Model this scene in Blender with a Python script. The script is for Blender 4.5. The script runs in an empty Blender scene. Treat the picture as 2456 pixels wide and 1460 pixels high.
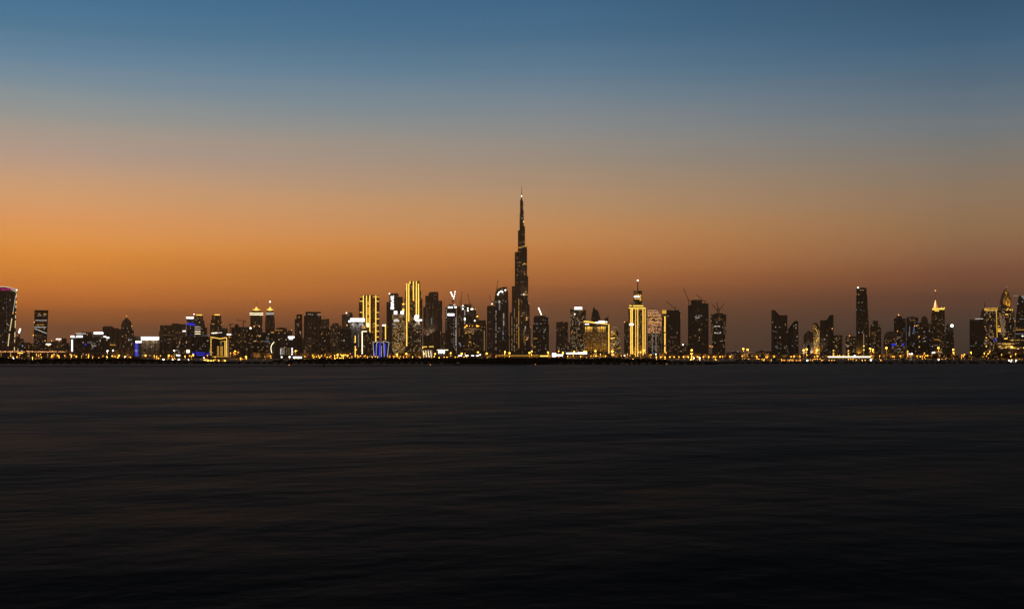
import bpy, bmesh, math, random
from mathutils import Vector, Matrix
sc = bpy.context.scene
COL = sc.collection
F = 2941.0            # focal length of the photograph in its own pixels
CX, HZ, EYE, GZ = 1228.0, 857.0, 5.0, 1.5   # optical axis, horizon row, eye height, land height
rnd = random.Random(7)

# ------------------------------------------------------------ camera
cam = bpy.data.cameras.new('camera')
camo = bpy.data.objects.new('camera', cam); COL.objects.link(camo)
camo.location = (0, 0, EYE); camo.rotation_euler = (math.radians(90), 0, 0)
cam.sensor_width = 36.0; cam.lens = 36.0 * F / 2456.0
cam.shift_y = 127.0 / 2456.0
cam.clip_start = 0.5; cam.clip_end = 60000
sc.camera = camo
sc.view_settings.view_transform = 'Standard'; sc.view_settings.look = 'None'
sc.view_settings.gamma = 1.0; sc.view_settings.exposure = 0.0
sc.cycles.use_denoising = True
sc.cycles.max_bounces = 4; sc.cycles.diffuse_bounces = 2; sc.cycles.glossy_bounces = 2
sc.cycles.volume_bounces = 0; sc.cycles.transmission_bounces = 0
sc.cycles.sample_clamp_indirect = 2.0
sc.cycles.use_adaptive_sampling = False

def lin(c):
    return tuple(((v/255.0)/12.92 if v/255.0 <= 0.04045 else ((v/255.0+0.055)/1.055)**2.4) for v in c)

# ------------------------------------------------------------ dusk sky
W = bpy.data.worlds.new('World'); sc.world = W; W.use_nodes = True
nt = W.node_tree; nt.nodes.clear()
def N(t, **k):
    n = nt.nodes.new(t)
    for a, v in k.items(): setattr(n, a, v)
    return n
def mth(op, a, b=None, clamp=False):
    n = N('ShaderNodeMath', operation=op, use_clamp=clamp)
    for i, v in enumerate((a, b)):
        if v is None: continue
        if isinstance(v, (int, float)): n.inputs[i].default_value = v
        else: nt.links.new(v, n.inputs[i])
    return n.outputs[0]
tc = N('ShaderNodeTexCoord'); sep = N('ShaderNodeSeparateXYZ')
nt.links.new(tc.outputs['Generated'], sep.inputs[0])
sx_, sy_, sz_ = sep.outputs
az = mth('ARCTAN2', sx_, sy_)
# slow banding of the thin haze layers: a little noise on the elevation
mp = N('ShaderNodeMapping'); mp.inputs['Scale'].default_value = (1.4, 1.4, 26)
nt.links.new(tc.outputs['Generated'], mp.inputs[0])
nz = N('ShaderNodeTexNoise'); nz.inputs['Scale'].default_value = 2.2; nz.inputs['Detail'].default_value = 3
nt.links.new(mp.outputs[0], nz.inputs[0])
wob = mth('MULTIPLY', mth('SUBTRACT', nz.outputs[0], 0.5), 0.012)
elev = mth('ADD', sz_, wob)
RT = 0.60
pos = mth('DIVIDE', elev, RT, True)
SKY = {
 150: [(0, (76, 113.0, 142.0)), (75, (86, 121.0, 147.0)), (150, (108, 133.0, 153.1)), (225, (134, 144.8, 149.3)), (300, (158, 150.3, 141.1)), (375, (180, 152.4, 132.3)), (450, (202, 155.0, 115.0)), (525, (217, 151.4, 94.3)), (600, (217, 141.3, 67.1)), (650, (206, 128.7, 56.5)), (700, (188, 111.9, 52.2)), (740, (158, 94.0, 49.1)), (780, (126, 79.0, 49.0)), (820, (106, 72.0, 52.0)), (857, (98, 70.0, 52.0))],
 1325: [(0, (67, 101.0, 131.0)), (100, (80, 112.0, 138.0)), (200, (106, 126.9, 143.2)), (280, (130, 135.4, 138.8)), (340, (146, 138.8, 130.8)), (400, (160, 140.2, 120.7)), (460, (175, 141.0, 109.0)), (520, (187, 139.4, 94.4)), (580, (191, 131.1, 77.4)), (640, (178, 113.6, 62.6)), (690, (152, 94.8, 55.2)), (730, (121, 78.9, 52.1)), (770, (101, 69.0, 49.0)), (810, (90, 64.0, 48.0)), (857, (86, 62.0, 47.0))],
 2310: [(0, (57, 86.0, 112.0)), (100, (68, 97.0, 122.0)), (200, (88, 107.9, 124.2)), (280, (108, 116.4, 122.8)), (350, (122, 118.7, 113.9)), (420, (134, 118.1, 101.9)), (490, (142, 115.1, 89.8)), (550, (142, 108.7, 78.9)), (600, (136, 98.3, 70.1)), (650, (122, 81.7, 58.5)), (700, (104, 69.9, 52.2)), (740, (89, 63.0, 50.1)), (780, (77, 59.0, 49.0)), (820, (69, 55.0, 46.0)), (857, (65, 53.0, 45.0))],
}
def ramp(stops):
    r = N('ShaderNodeValToRGB'); e = r.color_ramp.elements
    r.color_ramp.interpolation = 'CARDINAL'
    while len(e) > 1: e.remove(e[-1])
    for i, (p, c) in enumerate(stops):
        el = e[0] if i == 0 else e.new(p)
        el.position = p; el.color = (*c, 1)
    nt.links.new(pos, r.inputs[0]); return r.outputs[0]
SKYK = {150: {0: (0.783, 1.018, 1.103), 75: (0.923, 1.057, 1.086), 150: (1.017, 1.086, 1.107), 225: (1.054, 1.085, 1.112), 300: (1.111, 1.115, 1.128), 375: (1.17, 1.148, 1.157), 450: (1.208, 1.184, 1.158), 525: (1.263, 1.22, 1.16), 600: (1.382, 1.324, 1.108), 650: (1.412, 1.337, 1.032), 700: (1.419, 1.3, 1.021), 740: (1.378, 1.215, 1.028), 780: (1.225, 1.139, 1.13), 820: (1.225, 1.139, 1.13), 857: (1.225, 1.139, 1.13)}, 1325: {0: (0.791, 1.031, 1.093), 100: (0.934, 1.053, 1.08), 200: (1.013, 1.073, 1.101), 280: (1.069, 1.1, 1.124), 340: (1.116, 1.123, 1.138), 400: (1.141, 1.13, 1.133), 460: (1.17, 1.168, 1.181), 520: (1.233, 1.194, 1.157), 580: (1.309, 1.229, 1.129), 640: (1.353, 1.264, 1.117), 690: (1.325, 1.185, 1.086), 730: (1.291, 1.153, 1.134), 770: (1.186, 1.113, 1.134), 810: (1.186, 1.113, 1.134), 857: (1.186, 1.113, 1.134)}, 2310: {0: (0.789, 0.989, 1.035), 100: (0.901, 1.05, 1.092), 200: (1.0, 1.074, 1.106), 280: (1.065, 1.106, 1.137), 350: (1.101, 1.124, 1.155), 420: (1.161, 1.142, 1.139), 490: (1.195, 1.171, 1.163), 550: (1.234, 1.204, 1.189), 600: (1.279, 1.227, 1.231), 650: (1.306, 1.192, 1.202), 700: (1.173, 1.072, 1.149), 740: (1.089, 1.034, 1.159), 780: (0.972, 1.054, 1.234), 820: (0.95, 1.016, 1.117), 857: (0.95, 1.016, 1.117)}}
def column(px, rows):
    out = []
    for i, (py, c) in enumerate(sorted(rows, key=lambda t: -t[0])):
        v = Vector(((px-CX)/F, 1, (HZ-py)/F)).normalized()
        k = SKYK.get(px, {}).get(py, (1, 1, 1))
        out.append((max(0.0, v.z)/RT, tuple(a*b for a, b in zip(lin(c), k))))
    k = out[-1][1]
    out.append((0.62, tuple(a*b for a, b in zip(k, (0.55, 0.57, 0.60)))))
    out.append((0.80, tuple(a*b for a, b in zip(k, (0.20, 0.21, 0.23)))))
    out.append((1.0, tuple(a*b for a, b in zip(k, (0.11, 0.115, 0.13)))))
    return ramp(out)
cols = {p: column(p, r) for p, r in SKY.items()}
azs = {p: math.atan((p-CX)/F) for p in SKY}
def mapr(a, b):
    m = N('ShaderNodeMapRange'); m.inputs[1].default_value = a; m.inputs[2].default_value = b
    nt.links.new(az, m.inputs[0]); return m.outputs[0]
def mixc(f, a, b):
    m = N('ShaderNodeMix', data_type='RGBA')
    nt.links.new(f, m.inputs[0])
    for i, v in ((6, a), (7, b)):
        if isinstance(v, tuple): m.inputs[i].default_value = (*v, 1)
        else: nt.links.new(v, m.inputs[i])
    return m.outputs[2]
c1 = mixc(mapr(azs[150], azs[1325]), cols[150], cols[1325])
c2 = mixc(mapr(azs[1325], azs[2310]), c1, cols[2310])
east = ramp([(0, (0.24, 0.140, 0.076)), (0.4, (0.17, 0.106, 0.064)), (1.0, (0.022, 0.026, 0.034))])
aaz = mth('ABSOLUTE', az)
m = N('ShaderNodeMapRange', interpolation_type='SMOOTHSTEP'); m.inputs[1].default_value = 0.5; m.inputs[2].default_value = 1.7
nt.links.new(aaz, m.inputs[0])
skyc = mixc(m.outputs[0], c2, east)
nish = N('ShaderNodeTexSky', sky_type='NISHITA'); nish.sun_disc = False
nish.sun_elevation = math.radians(-3); nish.sun_rotation = math.radians(-35)
bg1 = N('ShaderNodeBackground'); bg2 = N('ShaderNodeBackground'); add = N('ShaderNodeAddShader'); wo = N('ShaderNodeOutputWorld')
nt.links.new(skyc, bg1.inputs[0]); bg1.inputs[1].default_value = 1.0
nt.links.new(nish.outputs[0], bg2.inputs[0]); bg2.inputs[1].default_value = 0.05
nt.links.new(bg1.outputs[0], add.inputs[0]); nt.links.new(bg2.outputs[0], add.inputs[1])
nt.links.new(add.outputs[0], wo.inputs[0])

# ------------------------------------------------------------ materials
def newmat(name):
    m = bpy.data.materials.new(name); m.use_nodes = True
    t = m.node_tree; t.nodes.clear()
    o = t.nodes.new('ShaderNodeOutputMaterial')
    return m, t, o
def plain(name, col, rough=0.7, metal=0.0, noise=0.25, scale=0.2):
    m, t, o = newmat(name)
    b = t.nodes.new('ShaderNodeBsdfPrincipled'); b.inputs['Roughness'].default_value = rough; b.inputs['Metallic'].default_value = metal
    c = t.nodes.new('ShaderNodeTexCoord'); n = t.nodes.new('ShaderNodeTexNoise'); n.inputs['Scale'].default_value = scale
    x = t.nodes.new('ShaderNodeMix'); x.data_type = 'RGBA'
    x.inputs[6].default_value = (*[v*(1-noise) for v in col], 1); x.inputs[7].default_value = (*[v*(1+noise) for v in col], 1)
    L = t.links
    L.new(c.outputs['Object'], n.inputs[0]); L.new(n.outputs[0], x.inputs[0]); L.new(x.outputs[2], b.inputs['Base Color']); L.new(b.outputs[0], o.inputs[0])
    return m
def emit(name, col, s, light=False):
    m, t, o = newmat(name)
    e = t.nodes.new('ShaderNodeEmission'); e.inputs[0].default_value = (*col, 1); e.inputs[1].default_value = s
    t.links.new(e.outputs[0], o.inputs[0])
    m.cycles.emission_sampling = 'AUTO' if light else 'NONE'
    return m
def facade(name, wall, glass, p, litc, S, cw=4.0, ch=3.7, rib=20.0, ribd=0.3, litc2=(1.0, .85, .65)):
    """walls with a window grid in metres (UV); rooms are lit at random"""
    m, t, o = newmat(name); L = t.links
    def n(tp, **k):
        q = t.nodes.new(tp)
        for a, v in k.items(): setattr(q, a, v)
        return q
    def mm(op, a, b=None, c=None):
        q = n('ShaderNodeMath', operation=op)
        for i, v in enumerate((a, b, c)):
            if v is None: continue
            if isinstance(v, (int, float)): q.inputs[i].default_value = v
            else: L.new(v, q.inputs[i])
        return q.outputs[0]
    uv = n('ShaderNodeUVMap'); s = n('ShaderNodeSeparateXYZ'); L.new(uv.outputs[0], s.inputs[0])
    oi = n('ShaderNodeObjectInfo')
    uu = mm('DIVIDE', s.outputs[0], cw); vv = mm('DIVIDE', s.outputs[1], ch)
    cb = n('ShaderNodeCombineXYZ'); L.new(mm('FLOOR', uu), cb.inputs[0]); L.new(mm('FLOOR', vv), cb.inputs[1])
    L.new(mm('MULTIPLY', oi.outputs['Random'], 97.0), cb.inputs[2])
    wn = n('ShaderNodeTexWhiteNoise', noise_dimensions='3D'); L.new(cb.outputs[0], wn.inputs[0])
    # whole districts of a tower are busier than others
    big = n('ShaderNodeTexNoise'); big.inputs['Scale'].default_value = 0.09; L.new(cb.outputs[0], big.inputs[0])
    thr = mm('SUBTRACT', 1.0, mm('MULTIPLY', mm('POWER', big.outputs[0], 2.0), p*4.0))
    lit = mm('GREATER_THAN', wn.outputs[0], thr)
    fu = mm('FRACT', uu); fv = mm('FRACT', vv)
    mask = mm('MULTIPLY', mm('MULTIPLY', mm('GREATER_THAN', fu, .18), mm('LESS_THAN', fu, .86)), mm('MULTIPLY', mm('GREATER_THAN', fv, .22), mm('LESS_THAN', fv, .84)))
    r = mm('FRACT', mm('DIVIDE', s.outputs[0], rib)); ribm = mm('LESS_THAN', r, .32)
    wallc = n('ShaderNodeMix', data_type='RGBA'); L.new(ribm, wallc.inputs[0])
    wallc.inputs[6].default_value = (*wall, 1); wallc.inputs[7].default_value = (*[v*ribd for v in wall], 1)
    gl = mm('MULTIPLY', mask, mm('SUBTRACT', 1.0, mm('MULTIPLY', ribm, .6)))
    base = n('ShaderNodeMix', data_type='RGBA'); L.new(gl, base.inputs[0]); L.new(wallc.outputs[2], base.inputs[6]); base.inputs[7].default_value = (*glass, 1)
    b = n('ShaderNodeBsdfPrincipled'); L.new(base.outputs[2], b.inputs['Base Color'])
    L.new(mm('SUBTRACT', .75, mm('MULTIPLY', gl, .5)), b.inputs['Roughness'])
    lc = n('ShaderNodeMix', data_type='RGBA'); sp = n('ShaderNodeSeparateXYZ'); L.new(wn.outputs[1], sp.inputs[0])
    L.new(mm('GREATER_THAN', sp.outputs[1], .72), lc.inputs[0]); lc.inputs[6].default_value = (*litc, 1); lc.inputs[7].default_value = (*litc2, 1)
    L.new(lc.outputs[2], b.inputs['Emission Color'])
    L.new(mm('MULTIPLY', mm('MULTIPLY', lit, mask), mm('MULTIPLY', mm('ADD', sp.outputs[2], .15), S*.65)), b.inputs['Emission Strength'])
    L.new(b.outputs[0], o.inputs[0]); m.cycles.emission_sampling = 'NONE'
    return m
WARM, AMB, GLD = (1, .55, .22), (1, .42, .10), (1, .66, .16)
M = dict(
 stone=facade('warm_stone_facade', (.30,.20,.12), (.06,.05,.04), .015, WARM, 1.6),
 concrete=facade('bare_concrete_facade', (.28,.20,.135), (.05,.04,.032), .008, WARM, 1.5, rib=24),
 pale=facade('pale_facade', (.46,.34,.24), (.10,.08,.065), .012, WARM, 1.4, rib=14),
 brown=facade('brown_facade', (.21,.14,.085), (.05,.04,.03), .02, WARM, 1.6, rib=16, ribd=.3),
 glass=facade('dark_glass_facade', (.112,.098,.085), (.05,.047,.046), .015, (1,.72,.45), 1.6, rib=21, ribd=.35, litc2=(.8,.88,1)),
 dark=facade('near_black_glass_facade', (.088,.074,.062), (.034,.031,.030), .007, (1,.7,.4), 1.4, rib=17, ribd=.35, litc2=(.8,.88,1)),
 steel=facade('steel_and_glass_facade', (.20,.14,.095), (.07,.055,.042), .008, (1,.6,.25), 1.4, cw=3.2, rib=15, ribd=.3),
 busy=facade('hotel_facade_with_many_lit_rooms', (.20,.14,.09), (.05,.04,.03), .12, (1,.6,.24), 1.3),
 gold=facade('gold_washed_facade', (.26,.17,.06), (.06,.04,.02), .12, (1,.55,.10), .9, rib=12),
 goldroom=facade('facade_of_amber_rooms', (.2,.13,.05), (.05,.035,.02), .55, (1,.50,.08), 1.25),
 peach=facade('floodlit_banded_facade', (.34,.2,.12), (.2,.12,.08), .9, (1,.43,.2), 2.2, ch=6, cw=5, litc2=(1,.5,.28)),
 bluelit=facade('blue_tinted_glass_facade', (.075,.07,.075), (.04,.042,.05), .018, (1,.8,.6), 1.3, litc2=(.5,.65,1)),
 crown=plain('roof_stone', (.26,.18,.115)),
 metal=plain('painted_steel', (.10,.08,.06), .5, .4),
 black=plain('black_paint', (.010,.009,.008), .6),
 deck=plain('bridge_concrete', (.35,.24,.16), .8),
 golds=emit('gold_light_strip', (1,.57,.09), 2.0, True),
 goldsoft=emit('soft_gold_light', (1,.53,.07), .85, True),
 warmw=emit('warm_white_light', (1,.86,.55), 2.6, True),
 white=emit('white_sign_light', (1,.97,.92), 3.2, True),
 whites=emit('white_trim_light', (1,.93,.85), .85),
 trimw=emit('warm_trim_light', (1,.74,.36), 1.0),
 blue=emit('blue_light', (.03,.035,.66), .9),
 blue2=emit('pale_blue_light', (.25,.22,.95), 1.0),
 cyan=emit('cool_blue_window', (.25,.5,.95), .55),
 magenta=emit('magenta_light', (.5,.008,.2), .9),
 orange=emit('orange_beacon_light', (1,.40,.08), 2.2),
 wwarm=emit('warm_window_light', (1,.58,.24), .38),
 wdim=emit('dim_window_light', (1,.50,.2), .15),
 wamb=emit('amber_window_light', (1,.45,.07), .75),
 wwhite=emit('white_window_light', (1,.88,.74), .5),
 wcool=emit('cool_window_light', (.75,.75,.75), .25),
 wpink=emit('rosy_window_light', (1,.55,.4), .35),
 lampa=emit('sodium_lamp_light', (1,.40,.035), 4.2),
 lampb=emit('bright_sodium_lamp_light', (1,.45,.05), 7.0),
 lampw=emit('white_lamp_light', (1,.93,.8), 6.0),
 lampo=emit('orange_lamp_light', (1,.36,.08), 2.0),
)

# ------------------------------------------------------------ mesh helpers
class MB:
    def __init__(s): s.v = []; s.f = []; s.uv = []
    def face(s, pts, uvs=None):
        i = len(s.v); s.v += [tuple(p) for p in pts]; s.f.append(tuple(range(i, i+len(pts))))
        s.uv += uvs or [(.01, .01)]*len(pts)
    def prism(s, foot, z0, z1, topfoot=None):
        tf = topfoot or foot; n = len(foot); u = 0.0
        for i in range(n):
            j = (i+1) % n; a, b = foot[i], foot[j]; c, d = tf[j], tf[i]
            w = math.hypot(b[0]-a[0], b[1]-a[1])
            s.face([(*a, z0), (*b, z0), (*c, z1), (*d, z1)], [(u, z0), (u+w, z0), (u+w, z1), (u, z1)]); u += w
        s.face([(*p, z1) for p in tf]); s.face([(*p, z0) for p in reversed(foot)])
    def box(s, x0, x1, y0, y1, z0, z1): s.prism([(x0, y0), (x1, y0), (x1, y1), (x0, y1)], z0, z1)
    def bar(s, a, b, w, d=None):
        a, b = Vector(a), Vector(b); d = d or w; t = (b-a).normalized()
        r = t.cross(Vector((0, 1, 0)))
        r = Vector((1, 0, 0)) if r.length < 1e-4 else r.normalized()
        q = r.cross(t).normalized(); r *= w/2; q *= d/2
        A = [a-r-q, a+r-q, a+r+q, a-r+q]; B = [p+(b-a) for p in A]
        for i in range(4):
            j = (i+1) % 4; s.face([A[i], A[j], B[j], B[i]])
        s.face(A[::-1]); s.face(B)
    def lathe(s, cx, cy, prof, n=18, ys=1.0):
        R = [[(cx+r*math.cos(2*math.pi*k/n), cy+ys*r*math.sin(2*math.pi*k/n), z) for k in range(n)] for r, z in prof]
        for i in range(len(R)-1):
            per = 2*math.pi*max(prof[i][0], prof[i+1][0])
            for k in range(n):
                j = (k+1) % n; u0, u1 = per*k/n, per*(k+1)/n
                s.face([R[i][k], R[i][j], R[i+1][j], R[i+1][k]], [(u0, prof[i][1]), (u1, prof[i][1]), (u1, prof[i+1][1]), (u0, prof[i+1][1])])
        s.face(R[-1]); s.face(R[0][::-1])
    def mesh(s, name, mat, smooth=False):
        me = bpy.data.meshes.new(name); me.from_pydata(s.v, [], s.f)
        ul = me.uv_layers.new(name='UVMap'); flat = [c for t in s.uv for c in t]; ul.data.foreach_set('uv', flat)
        me.materials.append(mat)
        bm = bmesh.new(); bm.from_mesh(me); bmesh.ops.remove_doubles(bm, verts=bm.verts, dist=.001)
        bmesh.ops.recalc_face_normals(bm, faces=bm.faces); bm.to_mesh(me); bm.free()
        if smooth:
            for p in me.polygons: p.use_smooth = True
        return me
    def build(s, name, mat, parent=None, smooth=False):
        o = bpy.data.objects.new(name, s.mesh(name, mat, smooth)); COL.objects.link(o)
        if parent: o.parent = parent
        return o
def tag(o, label, cat=None, group=None, kind=None):
    if label: o['label'] = label
    if cat: o['category'] = cat
    if group: o['group'] = group
    if kind: o['kind'] = kind
    return o
def empty(name, loc, rz=0.0):
    o = bpy.data.objects.new(name, None); COL.objects.link(o); o.location = loc; o.rotation_euler = (0, 0, rz); return o
_unit = {}
def unit(mat, shape='box'):
    k = (mat.name, shape)
    if k not in _unit:
        b = MB()
        if shape == 'box': b.box(-.5, .5, -.5, .5, -.5, .5)
        else: b.lathe(0, 0, [(.02, -1), (.5, -.87), (.87, -.5), (1, 0), (.87, .5), (.5, .87), (.02, 1)], 10)
        _unit[k] = b.mesh(shape, mat, shape != 'box')
    return _unit[k]

class Bld:
    """a building measured in photo pixels at its own distance, built in metres round its base"""
    def __init__(s, name, label, cat, D, cx, group=None):
        a = math.atan((cx-CX)/F); s.D = D; s.cx = cx; s.sx = D*math.cos(a)/F; s.sz = D/F
        s.root = empty(name, ((cx-CX)/F*D, D, GZ), -a); tag(s.root, label, cat, group)
        s.faces = []; s.r = random.Random(hash((round(cx*10), D)) & 0xffff)
    def X(s, px): return (px-s.cx)*s.sx
    def Z(s, py): return (EYE-GZ)+(HZ-py)*s.sz
    def _foot(s, x0, x1, d, off, edge):
        if edge is None:
            d = d if d is not None else min(max((x1-x0)*s.sx, 12), 48)
            return [(s.X(x0), -off), (s.X(x1), -off), (s.X(x1), d-off), (s.X(x0), d-off)]
        w1, w2 = (edge-x0)*s.sx, (x1-edge)*s.sx; a = math.sqrt(w1*w2)
        p0, p1, p2 = (s.X(x0), a-off), (s.X(edge), -off), (s.X(x1), a-off)
        return [p0, p1, p2, (p0[0]+p2[0]-p1[0], p0[1]+p2[1]-p1[1])]
    def _rec(s, foot, z0, z1):
        n = len(foot)
        for i in range(n): s.faces.append((foot[i], foot[(i+1) % n], z0, z1))
    def fy(s, px, py):
        x, z, best = s.X(px), s.Z(py), None
        for a, b, z0, z1 in s.faces:
            if z < z0-1 or z > z1+1: continue
            lo, hi = min(a[0], b[0]), max(a[0], b[0])
            if not lo-.5 <= x <= hi+.5: continue
            y = min(a[1], b[1]) if hi-lo < .1 else a[1]+(b[1]-a[1])*min(1, max(0, (x-a[0])/(b[0]-a[0])))
            best = y if best is None else min(best, y)
        return 0.0 if best is None else best
    def boxes(s, part, mat, lst, parent=None):
        b = MB()
        for q in lst:
            x0, x1, yt = q[:3]; o = q[3] if len(q) > 3 else {}
            foot = s._foot(x0, x1, o.get('d'), o.get('off', 0), o.get('edge'))
            z0, z1 = (0.0 if o.get('yb') is None else s.Z(o['yb'])), s.Z(yt)
            tf = None
            if 'top' in o:
                t0, t1 = o['top']
                tf = [(s.X(t0)+(p[0]-s.X(x0))/(s.X(x1)-s.X(x0))*(s.X(t1)-s.X(t0)), p[1]) for p in foot]
            b.prism(foot, z0, z1, tf); s._rec(foot, z0, z1)
        return b.build(part, M[mat], parent or s.root)
    def box(s, part, mat, x0, x1, yt, **o):
        return s.boxes(part, mat, [(x0, x1, yt, o)])
    def poly(s, part, mat, pts, d=20, off=0, parent=None):
        b = MB(); P = [(s.X(x), s.Z(y) if y is not None else 0.0) for x, y in pts]
        f = [(x, -off, z) for x, z in P]; k = [(x, d-off, z) for x, z in P]
        b.face(f, [(x+500, z) for x, z in P]); b.face(k[::-1], [(x+500, z) for x, z in P[::-1]])
        for i in range(len(P)):
            j = (i+1) % len(P)
            b.face([f[i], k[i], k[j], f[j]], [(0, P[i][1]), (d, P[i][1]), (d, P[j][1]), (0, P[j][1])])
        xs = [p[0] for p in P]; zs = [p[1] for p in P]
        s._rec([(min(xs), -off), (max(xs), -off), (max(xs), d-off), (min(xs), d-off)], min(zs), max(zs))
        return b.build(part, M[mat], parent or s.root)
    def lathe(s, part, mat, cx, prof, yc=20, n=20, ys=1.0, parent=None, smooth=True):
        b = MB(); P = [(max(.03, h*s.sx), s.Z(y) if y is not None else 0.0) for h, y in prof]
        b.lathe(s.X(cx), yc, P, n, ys)
        R = max(p[0] for p in P)
        for k in range(8):
            t0, t1 = math.pi+math.pi*k/8, math.pi+math.pi*(k+1)/8
            s.faces.append(((s.X(cx)+R*math.cos(t0), yc+R*ys*math.sin(t0)), (s.X(cx)+R*math.cos(t1), yc+R*ys*math.sin(t1)), P[0][1] if P[0][1] < P[-1][1] else P[-1][1], max(p[1] for p in P)))
        return b.build(part, M[mat], parent or s.root, smooth)
    def strip(s, mat, pts, w=1.6, part='light_strip', off=None, d=1.2):
        b = MB()
        for (xa, ya), (xb, yb) in zip(pts, pts[1:]):
            y = (min(s.fy(xa, ya), s.fy(xb, yb), s.fy((xa+xb)/2, (ya+yb)/2))-.7) if off is None else -off
            b.bar((s.X(xa), y, s.Z(ya)), (s.X(xb), y, s.Z(yb)), w*s.sx, d)
        return b.build(part, M[mat], s.root)
    def unitat(s, part, mat, x, y, w, h, d=.8, lift=.3, shape='box', yy=None):
        o = bpy.data.objects.new(part, unit(M[mat], shape)); COL.objects.link(o); o.parent = s.root
        o.location = (s.X(x), (s.fy(x, y)-lift) if yy is None else yy, s.Z(y)); o.scale = (w*s.sx, d if shape == 'box' else w*s.sx, h*s.sz)
        return o
    def win(s, mat, *spots, w=2.0, h=1.5):
        for q in spots: s.unitat('window', mat, q[0], q[1], q[2] if len(q) > 2 else w, q[3] if len(q) > 3 else h)
    def sign(s, mat, x0, x1, y0, y1, part='sign', d=2.0, lift=1.2):
        return s.unitat(part, mat, (x0+x1)/2, (y0+y1)/2, x1-x0, y1-y0, d, lift)
    def rand(s, n, x0, x1, y0, y1, mats='wdim wdim wwarm wamb', w=1.7, h=1.3, gx=3.0, gy=2.6):
        ms = mats.split(); seen = set()
        nx, ny = max(1, int((x1-x0)/gx)), max(1, int((y1-y0)/gy))
        for _ in range(n):
            k = (s.r.randrange(nx), s.r.randrange(ny))
            if k in seen: continue
            seen.add(k)
            s.unitat('window', s.r.choice(ms), x0+(k[0]+.5)*(x1-x0)/nx, y0+(k[1]+.5)*(y1-y0)/ny, w*s.r.uniform(.7, 1.3), h*s.r.uniform(.8, 1.2))
    def beacon(s, mat, x, y, r=1.0, part='beacon', yy=None):
        return s.unitat(part, mat, x, y, r, r, shape='ball', lift=1.5, yy=yy)
    def mast(s, part, mat, x, y0, y1, w0=.9, w1=.4, yy=8):
        return s.lathe(part, mat, x, [(w0/2, y0), (w1/2, y1)], yc=yy, n=8)
    def column_dots(s, mat, x, y0, y1, n, w=1.3, h=1.2, skip=0.0):
        for i in range(n):
            if s.r.random() >= skip: s.unitat('window', mat, x, y0+(y1-y0)*i/max(1, n-1), w, h)
    def uplight(s, x, y, dy, power, col=(1, .62, .16), size=6, down=False):  # spot that washes a facade, for real fixtures and added glow alike
        li = bpy.data.lights.new('uplight', 'SPOT'); li.energy = power; li.color = col; li.shadow_soft_size = 2
        li.spot_size = math.radians(110); li.spot_blend = .8
        o = bpy.data.objects.new('uplight', li); COL.objects.link(o); o.parent = s.root
        o.location = (s.X(x), s.fy(x, y)-dy, s.Z(y)); o.rotation_euler = (math.radians(35 if down else 152), 0, 0)
        return o
# ------------------------------------------------------------ ground, water, haze
def ground():
    rp = random.Random(3)
    b = MB(); pts = []
    shore = [(-700, 952), (0, 949), (600, 940), (1200, 925), (1310, 880), (1500, 866), (1690, 866), (1712, 955), (1760, 985), (2100, 988), (2300, 992), (2456, 990), (3200, 990)]
    b2 = []
    for (xa, da), (xb, db) in zip(shore, shore[1:]):
        n = max(1, int(abs(xb-xa)/6))
        for i in range(n):
            t = i/n; b2.append((xa+(xb-xa)*t, da+(db-da)*t+rp.uniform(-2.5, 2.5)))
    P = [((x-CX)/F*d, d) for x, d in b2]
    Q = [(x, y+4.0) for x, y in P]
    for i in range(len(P)-1):
        b.face([(*P[i], -.4), (*P[i+1], -.4), (*Q[i+1], GZ), (*Q[i], GZ)])
        b.face([(*Q[i], GZ), (*Q[i+1], GZ), (Q[i+1][0]*11.0, 11500, GZ), (Q[i][0]*11.0, 11500, GZ)])
    k = MB()
    for i in range(len(P)-1):
        g = lambda p, t: (p[0]*(1+t/p[1]), p[1]+t)
        k.face([(*P[i], -.39), (*P[i+1], -.39), (*g(P[i+1], 3.9), GZ+.02), (*g(P[i], 3.9), GZ+.02)])
        t0, t1 = 135+rp.uniform(-9, 9), 135
        k.face([(*g(P[i], 3.9), GZ+.02), (*g(P[i+1], 3.9), GZ+.02), (*g(P[i+1], 138), GZ+.02), (*g(P[i], 138), GZ+.02)])
    o = bpy.data.objects.new('riverbank', k.mesh('riverbank', plain('wet_dark_rock', (.018, .014, .010), .95, 0, .5, .3))); COL.objects.link(o); tag(o, 'dark rocky bank along the far shore', None, None, 'structure')  # one very dark tone over the slope and the flat strip behind
    me = b.mesh('ground', plain('sandy_ground', (.26, .19, .11), .95, 0, .5, .02))
    o = bpy.data.objects.new('ground', me); COL.objects.link(o); tag(o, 'dark flat land behind the far shore', None, None, 'structure')
ground()
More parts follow.
